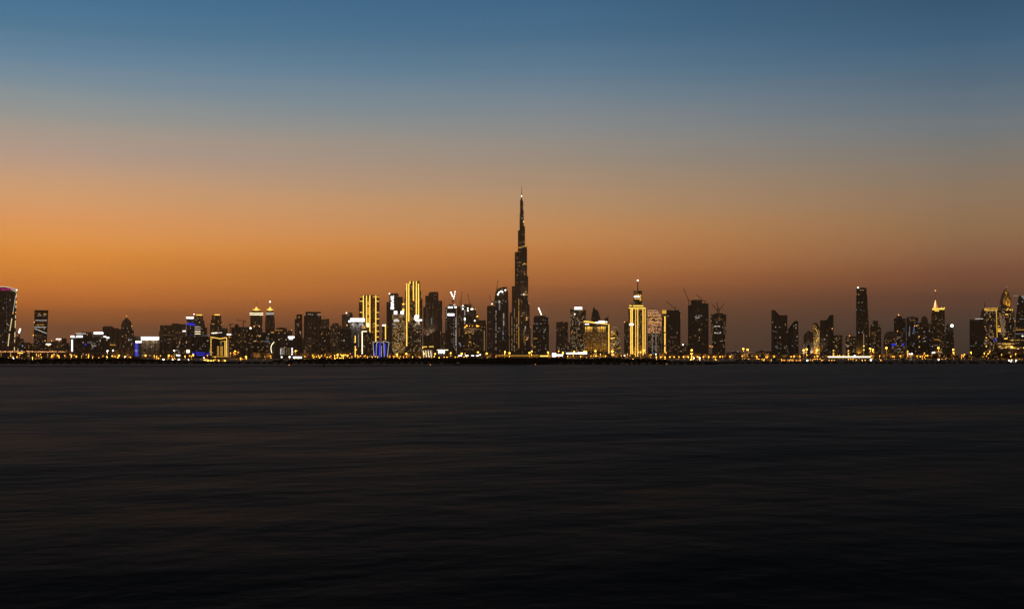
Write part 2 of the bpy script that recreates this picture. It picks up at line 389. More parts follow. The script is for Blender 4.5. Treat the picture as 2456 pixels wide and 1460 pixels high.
def water():
    m, t, o = newmat('creek_water'); L = t.links
    def n(tp, **k):
        q = t.nodes.new(tp)
        for a, v in k.items(): setattr(q, a, v)
        return q
    geo = n('ShaderNodeNewGeometry')
    def noise(sc, det, rot, scale):
        mp = n('ShaderNodeMapping', vector_type='TEXTURE'); mp.inputs['Scale'].default_value = sc; mp.inputs['Rotation'].default_value = (0, 0, rot)
        L.new(geo.outputs['Position'], mp.inputs[0])
        z = n('ShaderNodeTexNoise'); z.inputs['Scale'].default_value = scale; z.inputs['Detail'].default_value = det
        L.new(mp.outputs[0], z.inputs[0]); return z.outputs[0]
    w1 = noise((1.15, 1, 1), 5, .5, .19)      # swell and wind lanes
    w2 = noise((1.1, 1, 1), 4, .35, .8)        # ripples
    w3 = noise((2.0, 1, 1), 4, .6, .05)      # long wind patches
    def mm(op, a, b):
        q = n('ShaderNodeMath', operation=op)
        for i, v in enumerate((a, b)):
            if isinstance(v, (int, float)): q.inputs[i].default_value = v
            else: L.new(v, q.inputs[i])
        return q.outputs[0]
    h = mm('ADD', mm('MULTIPLY', w1, 1.25), mm('ADD', mm('MULTIPLY', w2, .24), mm('MULTIPLY', w3, 3.0)))
    bp = n('ShaderNodeBump'); bp.inputs['Strength'].default_value = WATER_BUMP; bp.inputs['Distance'].default_value = 1.0; L.new(h, bp.inputs['Height'])
    gl = n('ShaderNodeBsdfGlossy'); gl.inputs['Color'].default_value = (*WATER_K, 1)
    mr = n('ShaderNodeMapRange'); mr.inputs[1].default_value = .35; mr.inputs[2].default_value = .65; mr.inputs[3].default_value = .24; mr.inputs[4].default_value = .44
    L.new(mm('ADD', mm('MULTIPLY', w3, .65), mm('MULTIPLY', w1, .35)), mr.inputs[0]); L.new(mr.outputs[0], gl.inputs['Roughness'])
    L.new(bp.outputs[0], gl.inputs['Normal'])
    df = n('ShaderNodeBsdfDiffuse'); df.inputs[0].default_value = (.004, .0036, .003, 1)
    fr = n('ShaderNodeFresnel'); fr.inputs[0].default_value = 1.095; L.new(bp.outputs[0], fr.inputs['Normal'])
    mx = n('ShaderNodeMixShader'); L.new(fr.outputs[0], mx.inputs[0]); L.new(df.outputs[0], mx.inputs[1]); L.new(gl.outputs[0], mx.inputs[2])
    L.new(mx.outputs[0], o.inputs[0])
    b = MB(); b.face([(-4600, -60, 0), (4600, -60, 0), (4600, 11600, 0), (-4600, 11600, 0)])
    q = bpy.data.objects.new('water', b.mesh('water', m)); COL.objects.link(q); tag(q, 'dark calm creek water with faint wind streaks', None, None, 'structure')
WATER_K, WATER_BUMP = (.166, .168, .160), .15
water()
def haze():
    m = bpy.data.materials.new('haze'); m.use_nodes = True; t = m.node_tree; t.nodes.clear()
    o = t.nodes.new('ShaderNodeOutputMaterial'); v = t.nodes.new('ShaderNodeVolumePrincipled')
    v.inputs['Color'].default_value = (1, .75, .42, 1); v.inputs['Density'].default_value = HAZE; v.inputs['Anisotropy'].default_value = .6
    t.links.new(v.outputs[0], o.inputs['Volume'])
    b = MB(); b.box(-4700, 4700, -80, 11700, -1.6, 870)
    q = bpy.data.objects.new('haze', b.mesh('haze', m)); COL.objects.link(q); tag(q, 'thin warm dusk haze over the city', None, None, 'stuff')
HAZE = 3.6e-5
haze()

# ------------------------------------------------------------ the city, left to right
LM = []     # landmarks that lamps are described by: (px, phrase)
def ref(px, s): LM.append((px, s))

# -- leaning curved tower cut by the left edge
b = Bld('office_tower', 'tall dark tower with tilted magenta-lit roof and two dashed gold light lines', 'tower', 4300, 12)
b.boxes('wall', 'glass', [(-22, 36, 700, dict(d=36, top=(-22, 40)))])
b.poly('roof', 'crown', [(-22, 700), (-22, 689), (0, 689), (10, 688), (28, 691), (40.5, 696), (40, 702), (34, 699), (20, 701)], 30, -2)
b.strip('whites', [(-4, 688), (8, 687), (24, 689.5), (38, 694)], 1.2, off=0)
b.strip('whites', [(26, 694), (36, 698), (40, 702)], 1.0, off=1)
b.strip('magenta', [(2, 693.5), (14, 694.3)], 3.4, off=1.2); b.strip('magenta', [(13, 694.2), (29, 693)], 2.2, off=1.2)
b.beacon('lampw', 40, 695, 1.3)
for y0, y1 in ((704, 713), (721, 727), (731, 738), (748, 750), (755, 763), (768, 786), (796, 808), (813, 820), (832, 841)):
    b.strip('trimw' if y1-y0 > 6 else 'golds', [(39.4-(y0-704)*.036, y0), (39.4-(y1-704)*.036, y1)], 1.7)
b.strip('whites', [(37.5, 709), (33.5, 735), (31, 752)], .8)
for p, q in (((28.6, 763), (23.7, 793)), ((22.5, 800), (19.3, 830))): b.strip('trimw', [p, q], 2.0)
b.beacon('orange', 31, 751, 1.2)
b.column_dots('wcool', 16, 706, 800, 26, .9, 1.8, .3); b.column_dots('wdim', 27, 712, 740, 8, 1, 1, .3)
b.rand(26, 1, 34, 706, 838, 'wdim wdim wcool')
ref(12, 'the magenta-topped tower')
b = Bld('low_building', 'low dark block beside the magenta-topped tower with one pale blue window', 'building', 3700, 47)
b.boxes('wall', 'brown', [(36, 57, 812, dict(edge=50)), (39, 48, 806.5, dict(off=-5, d=12, yb=812))]); b.win('cyan', (53, 829, 5, 4)); b.rand(6, 37, 55, 815, 845)
b = Bld('low_building', 'low brown block just left of the leaning lit-floor tower', 'building', 4600, 69)
b.boxes('wall', 'brown', [(57, 73, 821), (73, 82, 824, dict(off=-3))]); b.rand(6, 58, 80, 824, 845)
b = Bld('office_tower', 'dark slab tower with orange and white lit floors and diagonal white line', 'tower', 4200, 98)
b.boxes('wall', 'dark', [(80, 110.5, 744.6, dict(d=30, top=(82.7, 116)))]); b.box('roof', 'crown', 83, 116, 743.6, yb=744.6, d=28, off=-1)
for y, m, k in ((750.5, 'wdim', 5), (752.5, 'wamb', 4), (756, 'wwhite', 5), (758, 'wdim', 6), (768, 'whites', 0), (771, 'wdim', 7), (778.5, 'wamb', 6), (780.5, 'wwarm', 7), (804, 'wdim', 5), (808, 'wdim', 6)):
    if k == 0: b.strip(m, [(84, y), (112, y)], .9)
    else:
        for i in range(k): b.win(m, (84.5+b.r.uniform(0, 26), y, b.r.uniform(1.5, 4.5), 1.2))
b.strip('whites', [(82, 784.8), (111, 784.4)], 1.0)
b.strip('whites', [(83, 788.5), (92, 791), (102, 795.5), (112, 799.2)], 1.1)
b.beacon('orange', 82, 772.7, 1.2); b.beacon('orange', 79.8, 804, 1.5); b.beacon('wwarm', 111.5, 769, 1.2)
b.rand(22, 82, 110, 802, 838, 'wdim wcool wwarm'); ref(98, 'the slab tower with lit floors')
b = Bld('low_building', 'low block with white roof sign and orange roof beacons right of lit-floor slab', 'building', 3900, 132)
b.boxes('wall', 'brown', [(107, 135, 820), (120, 147, 817.5, dict(off=-8)), (109, 124, 824, dict(off=6))])
b.sign('white', 134.5, 146.5, 812, 814); b.beacon('orange', 108.5, 817, 1.2); b.beacon('orange', 124, 817, 1.2); b.beacon('orange', 142, 817.4, 1.0)
b.sign('white', 110.5, 122.5, 824.2, 826.2); b.strip('golds', [(116.5, 826), (116.5, 829)], 4.5)
b.rand(12, 108, 145, 826, 842)
b = Bld('low_building', 'square-topped dark block left of the block with vertical white neon', 'building', 4400, 155)
b.boxes('wall', 'dark', [(148, 160, 811), (140, 168, 822, dict(off=4))]); b.beacon('wwarm', 153, 826, .9); b.beacon('wwarm', 166, 825.5, 1); b.rand(9, 142, 167, 824, 842)
b = Bld('office_building', 'dark block with bright white roof signs and a vertical white neon column', 'building', 3500, 190)
b.boxes('wall', 'bluelit', [(169, 209, 810), (181, 206, 801, dict(off=-8, d=25))])
b.sign('white', 169.5, 178, 805, 809); b.sign('whites', 178, 184, 808, 810); b.sign('white', 184, 198, 804.5, 808.6); b.strip('whites', [(182, 799.5), (206, 799.8)], 1.6)
b.column_dots('white', 173, 815, 842, 16, 3.4, 1.1); b.rand(6, 180, 205, 814, 842, 'wdim wcool'); b.win('blue', (205, 826, 3.5, 4)); ref(185, 'the block with vertical white neon')
b = Bld('office_building', 'dark block with thick white roof sign left of the domed tower', 'building', 3800, 236)
b.boxes('wall', 'glass', [(209, 262, 808), (224, 248, 802, dict(off=-3, d=20)), (196, 222, 796, dict(off=-14, d=20))])
b.sign('white', 225, 247.5, 796.3, 801); b.sign('white', 248, 255, 806, 807.6); b.sign('white', 255, 262, 808, 811); b.beacon('orange', 209, 802, .8)
b.win('wwhite', (226, 829, 10, 1.6), (222, 833.4, 4, 1.4)); b.win('wcool', (218, 821.6, 12, 1.2), (233, 818.7, 4, 1.2), (217, 818, 3, 1)); b.rand(7, 214, 258, 812, 842, 'wdim wcool')
b = Bld('hotel_building', 'broad dark stone block crowned by a pointed dome', 'building', 5200, 290)
b.boxes('wall', 'stone', [(257, 321, 794), (246, 272, 784, dict(off=-6)), (249, 270, 782, dict(off=-8, yb=784)), (272, 284, 786.5, dict(off=-5)), (284, 292, 789, dict(off=-7)), (287, 321, 791, dict(off=-9))])
b.lathe('dome', 'crown', 303.5, [(13, 794), (13, 779), (12, 774.5), (9.5, 769), (5.5, 765), (2, 762.5), (.6, 759), (.3, 757)], yc=30, n=24)
b.beacon('orange', 303.5, 757.4, 1.1, yy=30); b.beacon('orange', 316, 781, 1.2); b.beacon('wwhite', 295, 786, .8); b.beacon('wwhite', 306, 787, .8)
b.win('wamb', (270, 827, 12, 1.7)); b.win('wwhite', (309, 814, 3, 3), (315, 814, 4, 1.5), (316, 823.5, 2, 2)); b.win('wcool', (309, 817, 3, 2)); b.rand(10, 260, 318, 800, 845); ref(300, 'the domed stone block')
b = Bld('office_building', 'narrow block of blue neon floors under a white sign', 'building', 3300, 328)
b.boxes('wall', 'bluelit', [(322, 334, 821, dict(edge=331))])
for i in range(8): b.sign('blue' if i != 4 else 'cyan', 323, 332.5, 822.5+i*4.05, 825.4+i*4.05, 'light_panel', 1, .6); b.sign('blue2', 325, 330.5, 823.8+i*4.05, 824.7+i*4.05, 'light_panel', 1, 1.3)
b.sign('white', 325, 339.5, 817.5, 821.6); ref(328, 'the blue neon block')
b = Bld('office_building', 'grey block under a very long bright white roof sign', 'building', 3600, 360)
b.boxes('wall', 'pale', [(334, 384, 812), (321, 336, 806, dict(off=-12, d=16))]); b.sign('white', 338.5, 381, 807.6, 814.6)
b.uplight(350, 812, 9, 1.0e4, (1, .85, .65), down=True); b.uplight(370, 812, 9, 1.0e4, (1, .85, .65), down=True)
b.win('wcool', (387, 818, 1.8, 1.8)); b.rand(8, 342, 383, 818, 850); ref(360, 'the long white roof sign')
b = Bld('apartment_block', 'brown block with thin orange roof line and two pale blue glass strips', 'building', 3900, 400)
b.boxes('wall', 'stone', [(384, 417, 806, dict(d=30)), (395, 398, 808, dict(off=1, d=4)), (386, 410, 803.5, dict(off=-8, d=14, yb=806))])
b.strip('wdim', [(386, 805), (396, 803), (404, 803.6), (416, 804.4)], .9)
for x in (395, 401): b.sign('cyan', x-.5, x+.5, 812, 848, 'glass_strip', .6, .2).data = unit(plain('blue_glass', (.12, .15, .22), .3))
b.rand(7, 386, 414, 812, 850, 'wdim wcool')
b = Bld('construction_block', 'wide stepped dark block behind with a small round roof at its left', 'building', 6600, 415)
b.boxes('wall', 'concrete', [(384, 412, 780), (412, 431, 775.5, dict(off=3)), (431, 447, 777, dict(off=-2))]); b.lathe('dome', 'crown', 388.5, [(7, 806), (7, 797), (5.5, 793.5), (3, 792), (.5, 791.4)], yc=-20)
b.win('wdim', (430, 797.5, 17, 1.2), (421, 813, 10, 1.2)); b.sign('white', 438, 445, 792.5, 794.7); b.rand(8, 386, 440, 784, 812)
b = Bld('office_tower', 'dark glass tower with white sign on top and blue light band', 'tower', 5400, 456)
b.boxes('wall', 'bluelit', [(446.5, 467, 764.5)]); b.sign('white', 447.5, 464.5, 760, 764); b.strip('wpink', [(446.6, 766), (446.4, 806)], 1.0)
b.sign('blue', 448, 463, 774.5, 779.5, 'light_panel'); b.sign('blue', 460, 469, 776.5, 780.2, 'light_panel'); b.sign('blue', 457, 461, 803, 804, 'light_panel'); b.beacon('orange', 445, 760, .7)
b.rand(10, 449, 465, 767, 805, 'wdim wwhite wcool'); ref(456, 'the blue-banded glass tower')
b = Bld('apartment_tower', 'gold-capped brown tower just right of blue-banded glass tower', 'tower', 5700, 478)
b.boxes('wall', 'stone', [(466.5, 487, 757, dict(d=34)), (467, 490, 768, dict(off=2, d=37)), (467, 491.5, 778, dict(off=4, d=40)), (467, 497, 785, dict(off=-4, d=30))])
b.strip('golds', [(471, 755), (484.5, 755)], 1.8); b.strip('wamb', [(467, 754.6), (472, 755.4)], 1.2); b.beacon('lampw', 465.5, 753.5, 1.1); b.win('wamb', (481.5, 756.4, 7, 1.4))
for i, y in enumerate((783.7, 789.2, 795, 800.5)): b.strip('warmw' if i > 1 else 'whites', [(466.5, y), (480.5, y)], 1.1)
b.rand(18, 468, 489, 760, 806, 'wdim wwarm wamb wwhite'); ref(480, 'the twin gold-capped towers')
b = Bld('apartment_tower', 'gold-capped brown tower standing alone, left of the cranes', 'tower', 5750, 519)
b.boxes('wall', 'stone', [(508.5, 530, 756, dict(d=34)), (506, 532, 766, dict(off=2, d=37)), (504, 533, 776, dict(off=4, d=40)), (533, 546, 786, dict(off=-4, d=30))])
b.strip('golds', [(515, 754.6), (527.5, 754.6)], 1.9); b.win('wamb', (520, 755.8, 16, 1.2)); b.beacon('wwarm', 514.5, 752.7, .8); b.beacon('wwarm', 529.5, 752.8, .8)
b.strip('wdim', [(534, 786.3), (545.5, 786.3)], 1.2); b.win('wamb', (511, 777, 8, 1.3), (532, 777.2, 2, 2)); b.rand(20, 506, 532, 760, 800, 'wdim wwarm wamb wwhite')
b.strip('warmw', [(507.5, 799), (521, 798)], 2.2); b.strip('whites', [(521, 798), (532.5, 797.4)], 1.8)
b = Bld('apartment_block', 'low brown gridded block below and left of blue floor lights', 'building', 3600, 440)
b.boxes('wall', 'brown', [(416, 432, 812, dict(off=-4)), (421, 447, 828, dict(off=10)), (432, 460, 808)]); b.rand(18, 422, 458, 812, 850, 'wdim wdim wwarm wcool')
b.win('wwhite', (426, 832, 5, 1), (425, 839.5, 5, 1), (429, 844, 4, 1.2)); b.sign('warmw', 445, 454.5, 839, 845.5, 'lit_doorway'); b.sign('white', 423, 432, 850.5, 853)
b = Bld('office_building', 'dark block with blue floor lights at its foot', 'building', 3700, 480)
b.boxes('wall', 'dark', [(460, 505, 809), (466, 500, 806, dict(off=-10))])
for x in range(482, 506, 3): b.unitat('window', 'wcool', x, 804+b.r.uniform(-2, 2), 1.8, 1.5, yy=-2)
b.sign('blue', 472, 492, 844.8, 847, 'light_panel'); b.sign('blue', 471, 473, 841, 851, 'light_panel'); b.sign('blue', 473, 492, 850, 852.4, 'light_panel'); b.sign('blue', 495, 505, 847, 850, 'light_panel'); b.sign('blue', 461, 467, 845, 849, 'light_panel')
b.rand(10, 463, 500, 812, 842, 'wdim wwhite'); b.win('wwhite', (467, 806, 2, 1.6), (463, 826.5, 2, 1.5), (498, 817, 4, 1.4))
b.win('wcool', (503, 842, 1.4, 8)); ref(485, 'the blue floor lights')
b = Bld('office_building', 'block outlined in gold light with notched roof line and lit room columns', 'building', 3500, 525)
b.poly('wall', 'dark', [(504, None), (504, 808), (527, 812), (544.5, 809), (549, 810), (549, None)], 40)
b.strip('golds', [(504.5, 808.3), (515, 809.5), (527, 812), (535, 811), (543.5, 809)], 1.5)
b.column_dots('golds', 506, 813, 851, 12, 3.2, 1.1); b.strip('golds', [(543.6, 810), (543.8, 853.5)], 1.4); b.strip('golds', [(539.6, 818), (539.8, 853.5)], 1.4); b.strip('goldsoft', [(527.5, 819.3), (541, 817.2)], 1.3)
b.column_dots('wpink', 547.5, 815, 852, 18, 2.6, 1.1)
for i in range(17):
    b.win('goldsoft' if i % 3 else 'wamb', (523, 830+i*1.38, 4.6, .7), (531.5, 830+i*1.38, 6.5, .7))
b.strip('goldsoft', [(508, 855), (549, 855)], 1.3); ref(525, 'the gold-outlined block')
b = Bld('apartment_block', 'thin dark block with white roof lights behind the gold-outlined block', 'building', 4300, 550)
b.boxes('wall', 'brown', [(543, 554, 804), (534, 562, 812, dict(off=6))]); b.sign('white', 544, 554, 800.5, 803); b.win('wamb', (550, 808, 4, 3)); b.rand(8, 548, 561, 815, 845)
b = Bld('construction_block', 'wide dark concrete block under the two small flat cranes', 'building', 4500, 582)
b.boxes('wall', 'brown', [(555, 572, 785), (572, 608, 784, dict(off=3)), (563, 572, 777.5, dict(off=-6, d=14, yb=785)), (596, 616, 792, dict(off=7))])
b.beacon('lampw', 601, 786.5, 1.8); b.rand(34, 558, 612, 790, 846, 'wdim wdim wwarm wamb wcool'); b.win('wwarm', (612, 773, 2, 2)); ref(582, 'the block under flat cranes')
# -- twin pagoda topped towers
for cx, hw, bulge, ww, lab in ((615, 14.5, 0, 16.2, 'stone tower with gold pyramid finial and wide white bands, left of a pair'), (647.5, 11.5, 2, 9.3, 'slimmer waisted tower with gold finial, right of a pair')):
    b = Bld('hotel_tower', lab, 'tower', 6100 if cx < 630 else 6150, cx, 'twin towers with gold finials')
    if bulge: b.lathe('wall', 'stone', cx, [(10.5, None), (11, 805), (11.8, 785), (11.8, 770), (10.8, 760), (9, 753)], yc=24, n=8, smooth=False)
    else: b.boxes('wall', 'stone', [(cx-hw, cx+hw, 752, dict(d=48)), (cx-hw-1, cx+hw+1, 800, dict(off=3, d=54))])
    k = ww/16.2
    b.boxes('crown', 'crown', [(cx-ww*.95, cx+ww*.95, 750, dict(off=2, d=52, yb=756)), (cx-9.3*(.6+.4*k), cx+9.3*(.6+.4*k), 743, dict(off=-8, d=32, yb=750))])
    o = 3.0
    for y in ((751, 754.8) if not bulge else (750.3, 753.6)): b.strip('warmw' if cx < 630 else 'whites', [(cx-ww, y), (cx+ww, y)], 1.25, off=o)
    w2 = 9*(.75+.25*k)
    b.strip('golds', [(cx-w2, 741.8), (cx-w2*.5, 743.6), (cx+w2*.5, 743.6), (cx+w2, 741.8)], 1.6, off=-7)
    b.lathe('finial', 'golds', cx, [(4.8, 743), (4.2, 741), (2.6, 738.8), (1.0, 736.5), (.4, 735)], yc=8, n=12)
    b.mast('spire', 'metal', cx, 736, 723); b.beacon('wwarm', cx, 731.5, .9, yy=8); b.beacon('wdim' if cx < 630 else 'lampw', cx, 723.3, .8 if cx < 630 else 1.6, yy=8)
    b.rand(8, cx-10, cx+10, 760, 795, 'wdim'); 
    if cx < 630: b.beacon('orange', 609.5, 782.3, 1.2); b.beacon('orange', 622, 782.3, 1.2)
ref(632, 'the twin gold-finial towers')
b = Bld('office_building', 'dark block with glowing gold crescent arc on its side', 'building', 3800, 640)
b.boxes('wall', 'dark', [(608, 662, 800), (627, 660, 797, dict(off=-9, d=22)), (612, 627, 812, dict(off=8))])
b.strip('warmw', [(657.5, 820), (654, 823.5), (651, 828.5), (649.7, 834), (650.4, 841), (652.3, 847), (654.2, 851)], 1.25, off=9)
b.win('wamb', (653.5, 796.8, 7, 2.2)); b.win('wcool', (641, 813, 6, 1.3), (652, 813.5, 4, 1), (635, 818.5, 6, 1.2)); b.win('cyan', (642, 818.5, 6, 1.6))
b.win('wamb', (622.5, 806, 5, 3)); b.rand(24, 611, 648, 802, 850, 'wdim wwarm wwhite wamb'); ref(650, 'the gold crescent block')
b = Bld('apartment_tower', 'round-topped dark tower with orange cornice and grey lit floors', 'tower', 4200, 674)
b.boxes('wall', 'brown', [(659, 689, 795), (663, 688, 789, dict(off=-6, d=24))]); b.lathe('roof', 'crown', 675, [(14.5, 790), (13, 787.3), (8, 785.4), (.5, 784.6)], yc=18)
b.strip('wamb', [(660, 791.8), (678, 792.2)], .9)
for i in range(14): b.sign('wcool', 667, 685, 815+i*2.6, 815.9+i*2.6, 'window', .6, .1).data = unit(plain('pale_spandrel', (.30, .27, .24), .5))
for i in range(9): b.win('wcool' if i % 3 else 'wwhite', (677.5, 835+i*1.9, 11, .9))
b.strip('whites', [(673.5, 836), (673, 850)], 1.6); ref(674, 'the round-topped tower with orange cornice')
b = Bld('apartment_block', 'small far block with orange beacon between round-topped and stepped towers', 'building', 6800, 695); b.boxes('wall', 'pale', [(688, 697, 795), (691, 701, 792, dict(off=4))]); b.beacon('orange', 699, 791.5, 1.1)
b = Bld('office_building', 'dark block with white stacked sign at its roof corner', 'building', 3700, 705)
b.boxes('wall', 'dark', [(689, 722, 811), (689, 706, 836, dict(off=8))]); b.sign('white', 691, 706, 806.5, 810.3); b.sign('white', 693.5, 702, 811.3, 813.6)
for i in range(4):
    for j, x in enumerate((687.8, 693, 700.5)): b.win('white' if j == 2 else 'wwarm', (x, 835.5+i*4.6, 3.2 if j == 2 else 2.2, 1.8))
b = Bld('apartment_tower', 'narrow stepped brown tower with orange top light left of ribbed tower', 'tower', 5600, 717)
b.boxes('wall', 'brown', [(707, 725, 765), (711, 725, 755, dict(off=2)), (712, 724, 753.5, dict(off=0, d=20, yb=755))]); b.win('wamb', (717, 760.6, 4, 1.4)); b.win('wwarm', (712, 777.4), (716, 777.4), (716, 782), (720, 796, 4, 3)); b.rand(9, 709, 723, 768, 806)
b = Bld('apartment_tower', 'broad ribbed brown tower with white lights along its roof edge', 'tower', 5400, 750)
b.boxes('wall', 'steel', [(729, 735, 757, dict(off=-4)), (733, 760, 750, dict(d=46)), (758, 770.5, 756, dict(off=3, d=46))]); b.box('roof', 'crown', 733, 769.5, 747.5, yb=751, d=40, off=-3)
for x in (739, 742, 745, 748.5, 750, 763, 766, 768): b.win('wwhite', (x, 754+b.r.uniform(-.8, .8), 1.8, 1.4))
b.win('wcool', (765, 759, 3, 1.5)); b.rand(12, 733, 768, 762, 840, 'wdim'); ref(750, 'the broad ribbed tower')
b = Bld('apartment_block', 'low block with pale grey corner and rosy windows before the ribbed tower', 'building', 3900, 736)
b.boxes('wall', 'pale', [(722, 728, 812), (728, 748, 807, dict(off=-4))]); b.rand(10, 729, 745, 810, 848, 'wdim wpink'); b.win('wwarm', (741, 828)); b.sign('wpink', 729, 733, 839, 850, 'lit_doorway', .8, .3).data = unit(M['wdim'])
b = Bld('apartment_tower', 'pale hazy slab with sloped top behind the ribbed tower', 'tower', 7400, 780); b.poly('wall', 'pale', [(770, None), (770, 766), (789.5, 764), (789.5, None)], 40); b.rand(5, 772, 788, 770, 800, 'wdim')
b = Bld('apartment_tower', 'dark house-roofed tower between ribbed tower and hazy stepped tower', 'tower', 4800, 780)
b.poly('wall', 'brown', [(767, None), (767, 796), (771, 789), (777, 784), (784, 784), (790, 788), (793, 796), (793, None)], 40); b.win('wpink', (779, 785, 3, 1.3)); b.rand(9, 769, 791, 796, 848)
b = Bld('apartment_tower', 'hazy stepped tower with orange corner lights, right of house-roofed tower', 'tower', 6400, 806)
b.boxes('wall', 'pale', [(792, 819, 781), (797, 813, 776, dict(off=3)), (799, 811, 774.5, dict(off=-4, d=20, yb=776))]); b.beacon('wdim', 792, 779, .8); b.beacon('wdim', 816, 781, .8); b.win('wwarm', (791.5, 788, 3, 1.3), (800, 790, 3, 1.4), (806.5, 784.5)); b.beacon('wwarm', 792.4, 815, 1.5); b.beacon('wwarm', 793, 820, 1)
b.rand(14, 795, 817, 786, 848, 'wdim wwarm')
b = Bld('apartment_tower', 'dark tower with pointed roof and orange tip light', 'tower', 4700, 829)
b.boxes('wall', 'dark', [(815, 842, 790, dict(edge=831))]); b.boxes('roof', 'crown', [(815, 842, 781.5, dict(yb=790, edge=831, top=(826, 829)))]); b.beacon('orange', 832, 779.7, 1.4); b.beacon('wwhite', 825, 816, 1.7); b.win('wcool', (820, 816.5, 3, 1.5), (824.5, 834.5, 2, 1.5)); b.rand(8, 817, 840, 795, 845, 'wdim')
ref(829, 'the pointed-roof dark tower')
b = Bld('apartment_tower', 'pale hazy tower with rounded shoulder and white beacon behind bright sign', 'tower', 7000, 833)
b.boxes('wall', 'pale', [(820, 833, 754)]); b.lathe('stair_tower', 'pale', 839, [(7, None), (7, 752), (5.5, 749.6), (2, 748.8), (.3, 748.6)], yc=14, n=16); b.beacon('lampw', 831, 750.3, 1.2); b.rand(7, 822, 845, 758, 790, 'wdim')
# -- big white sign, gold tower, bracket
b = Bld('office_tower', 'dark grey tower under a huge white roof sign, left of gold-striped tower', 'tower', 4900, 857)
b.boxes('wall', 'glass', [(838.5, 876, 771.5, dict(d=44)), (843, 870, 762, dict(off=-10, d=20, yb=772))]); b.sign('white', 840, 874.5, 763, 771); b.sign('white', 835.5, 841, 768.5, 772.5)
b.uplight(848, 772, 12, 6e4, (1, .95, .9), down=True); b.uplight(866, 772, 12, 6e4, (1, .95, .9), down=True)
b.strip('golds', [(852, 805), (852, 821.5)], 2.2); b.strip('golds', [(852, 829.5), (852, 856)], 2.2); b.beacon('lampa', 853.5, 838.5, 1.6)
b.rand(14, 842, 866, 790, 850, 'wdim wcool wwarm')
for i in range(10): b.win('wwhite', (860, 802.5+i*3.1, 2.2, 1.2))
ref(850, 'the huge white roof sign')
b = Bld('apartment_tower', 'dark block edged by a gold bracket light at foot of gold-striped tower', 'tower', 4600, 880)
b.boxes('wall', 'brown', [(866, 890, 795.5, dict(d=38))]); b.strip('warmw', [(868.6, 795), (868.6, 849)], 1.9); b.strip('warmw', [(868, 794.6), (880, 794.6)], 1.6); b.win('wamb', (872.5, 785.5, 8, 4), (870, 782, 5, 1.6)); b.rand(16, 870, 888, 798, 848)
b = Bld('apartment_tower', 'tall tower striped by four vertical gold lights with short side ticks', 'tower', 5900, 887)
b.boxes('wall', 'gold', [(863, 891, 709, dict(d=50)), (861, 870, 722.5, dict(off=-3)), (891, 901, 709, dict(off=-4, d=46)), (901, 910, 709, dict(off=1, d=48))]); b.boxes('roof', 'crown', [(867, 905, 707.3, dict(off=-6, d=34, yb=709))])
for x, y0, y1 in ((871.5, 708, 764), (879, 708.5, 783), (887, 708, 796), (901.3, 708, 820)): b.strip('golds', [(x, y0), (x, y1)], 2.3)
for y in (722.3, 749, 764.5, 780, 794, 807.7):
    b.strip('golds', [(902, y), (909, y)], 1.3)
    if y < 755: b.strip('golds', [(863, y), (871, y)], 1.3)
b.strip('goldsoft', [(863.5, 711.6), (871, 711.6)], 2.4); b.strip('goldsoft', [(893.5, 711.6), (910, 711.6)], 2.4)
for y0, y1 in ((722.5, 732), (736, 756), (761, 775)): b.strip('goldsoft', [(883, y0), (883, y1)], 3.2)
b.strip('warmw', [(882.5, 775), (882.5, 784)], 5); b.win('golds', (898, 775.5, 4, 1.4), (897.5, 782.5, 3, 1)); b.beacon('wwarm', 909, 708, .9); b.rand(10, 891, 900, 740, 840, 'wdim')
[b.uplight(x, y, 12, 2e4, (1, .55, .08), down=dn) for x, y, dn in ((875, 790, 0), (895, 800, 0), (883, 712, 1), (896, 750, 0))]; ref(887, 'the four-striped gold tower')  # gold spots added for the strips' glow spilling over the facade
b = Bld('apartment_block', 'slim block with one gold edge light and white cap', 'building', 5000, 924)
b.boxes('wall', 'brown', [(916.5, 931, 779.5)]); b.sign('white', 916.8, 924, 778.5, 781.5); b.strip('golds', [(924.6, 777), (924.6, 814.5)], 2.2); b.rand(6, 918, 930, 785, 840)
b = Bld('event_pavilion', 'low pavilion of white outlined facets and blue light columns', 'building', 3300, 913)
b.poly('wall', 'bluelit', [(897, None), (894.2, 821), (905, 818.5), (911, 822), (917, 818.5), (933, 820.5), (929, None)], 24)
for l in ([(897.2, 855), (894.4, 821), (905, 818.2)], [(902.5, 855), (903.5, 822), (909, 819.5)], [(919, 817.5), (933, 820.6), (929, 856)], [(913, 821), (920.5, 820.5), (921.5, 855)]): b.strip('whites', l, .8)
b.strip('whites', [(914.8, 828), (914.8, 855)], .7)
b.strip('blue', [(902, 826), (901, 853)], 3.4); b.strip('blue', [(911, 821.5), (911, 857)], 4.6); b.strip('blue', [(923.5, 824), (923.5, 852)], 4.2); b.strip('blue2', [(911, 828), (911, 853)], 1.6); ref(913, 'the blue and white pavilion')
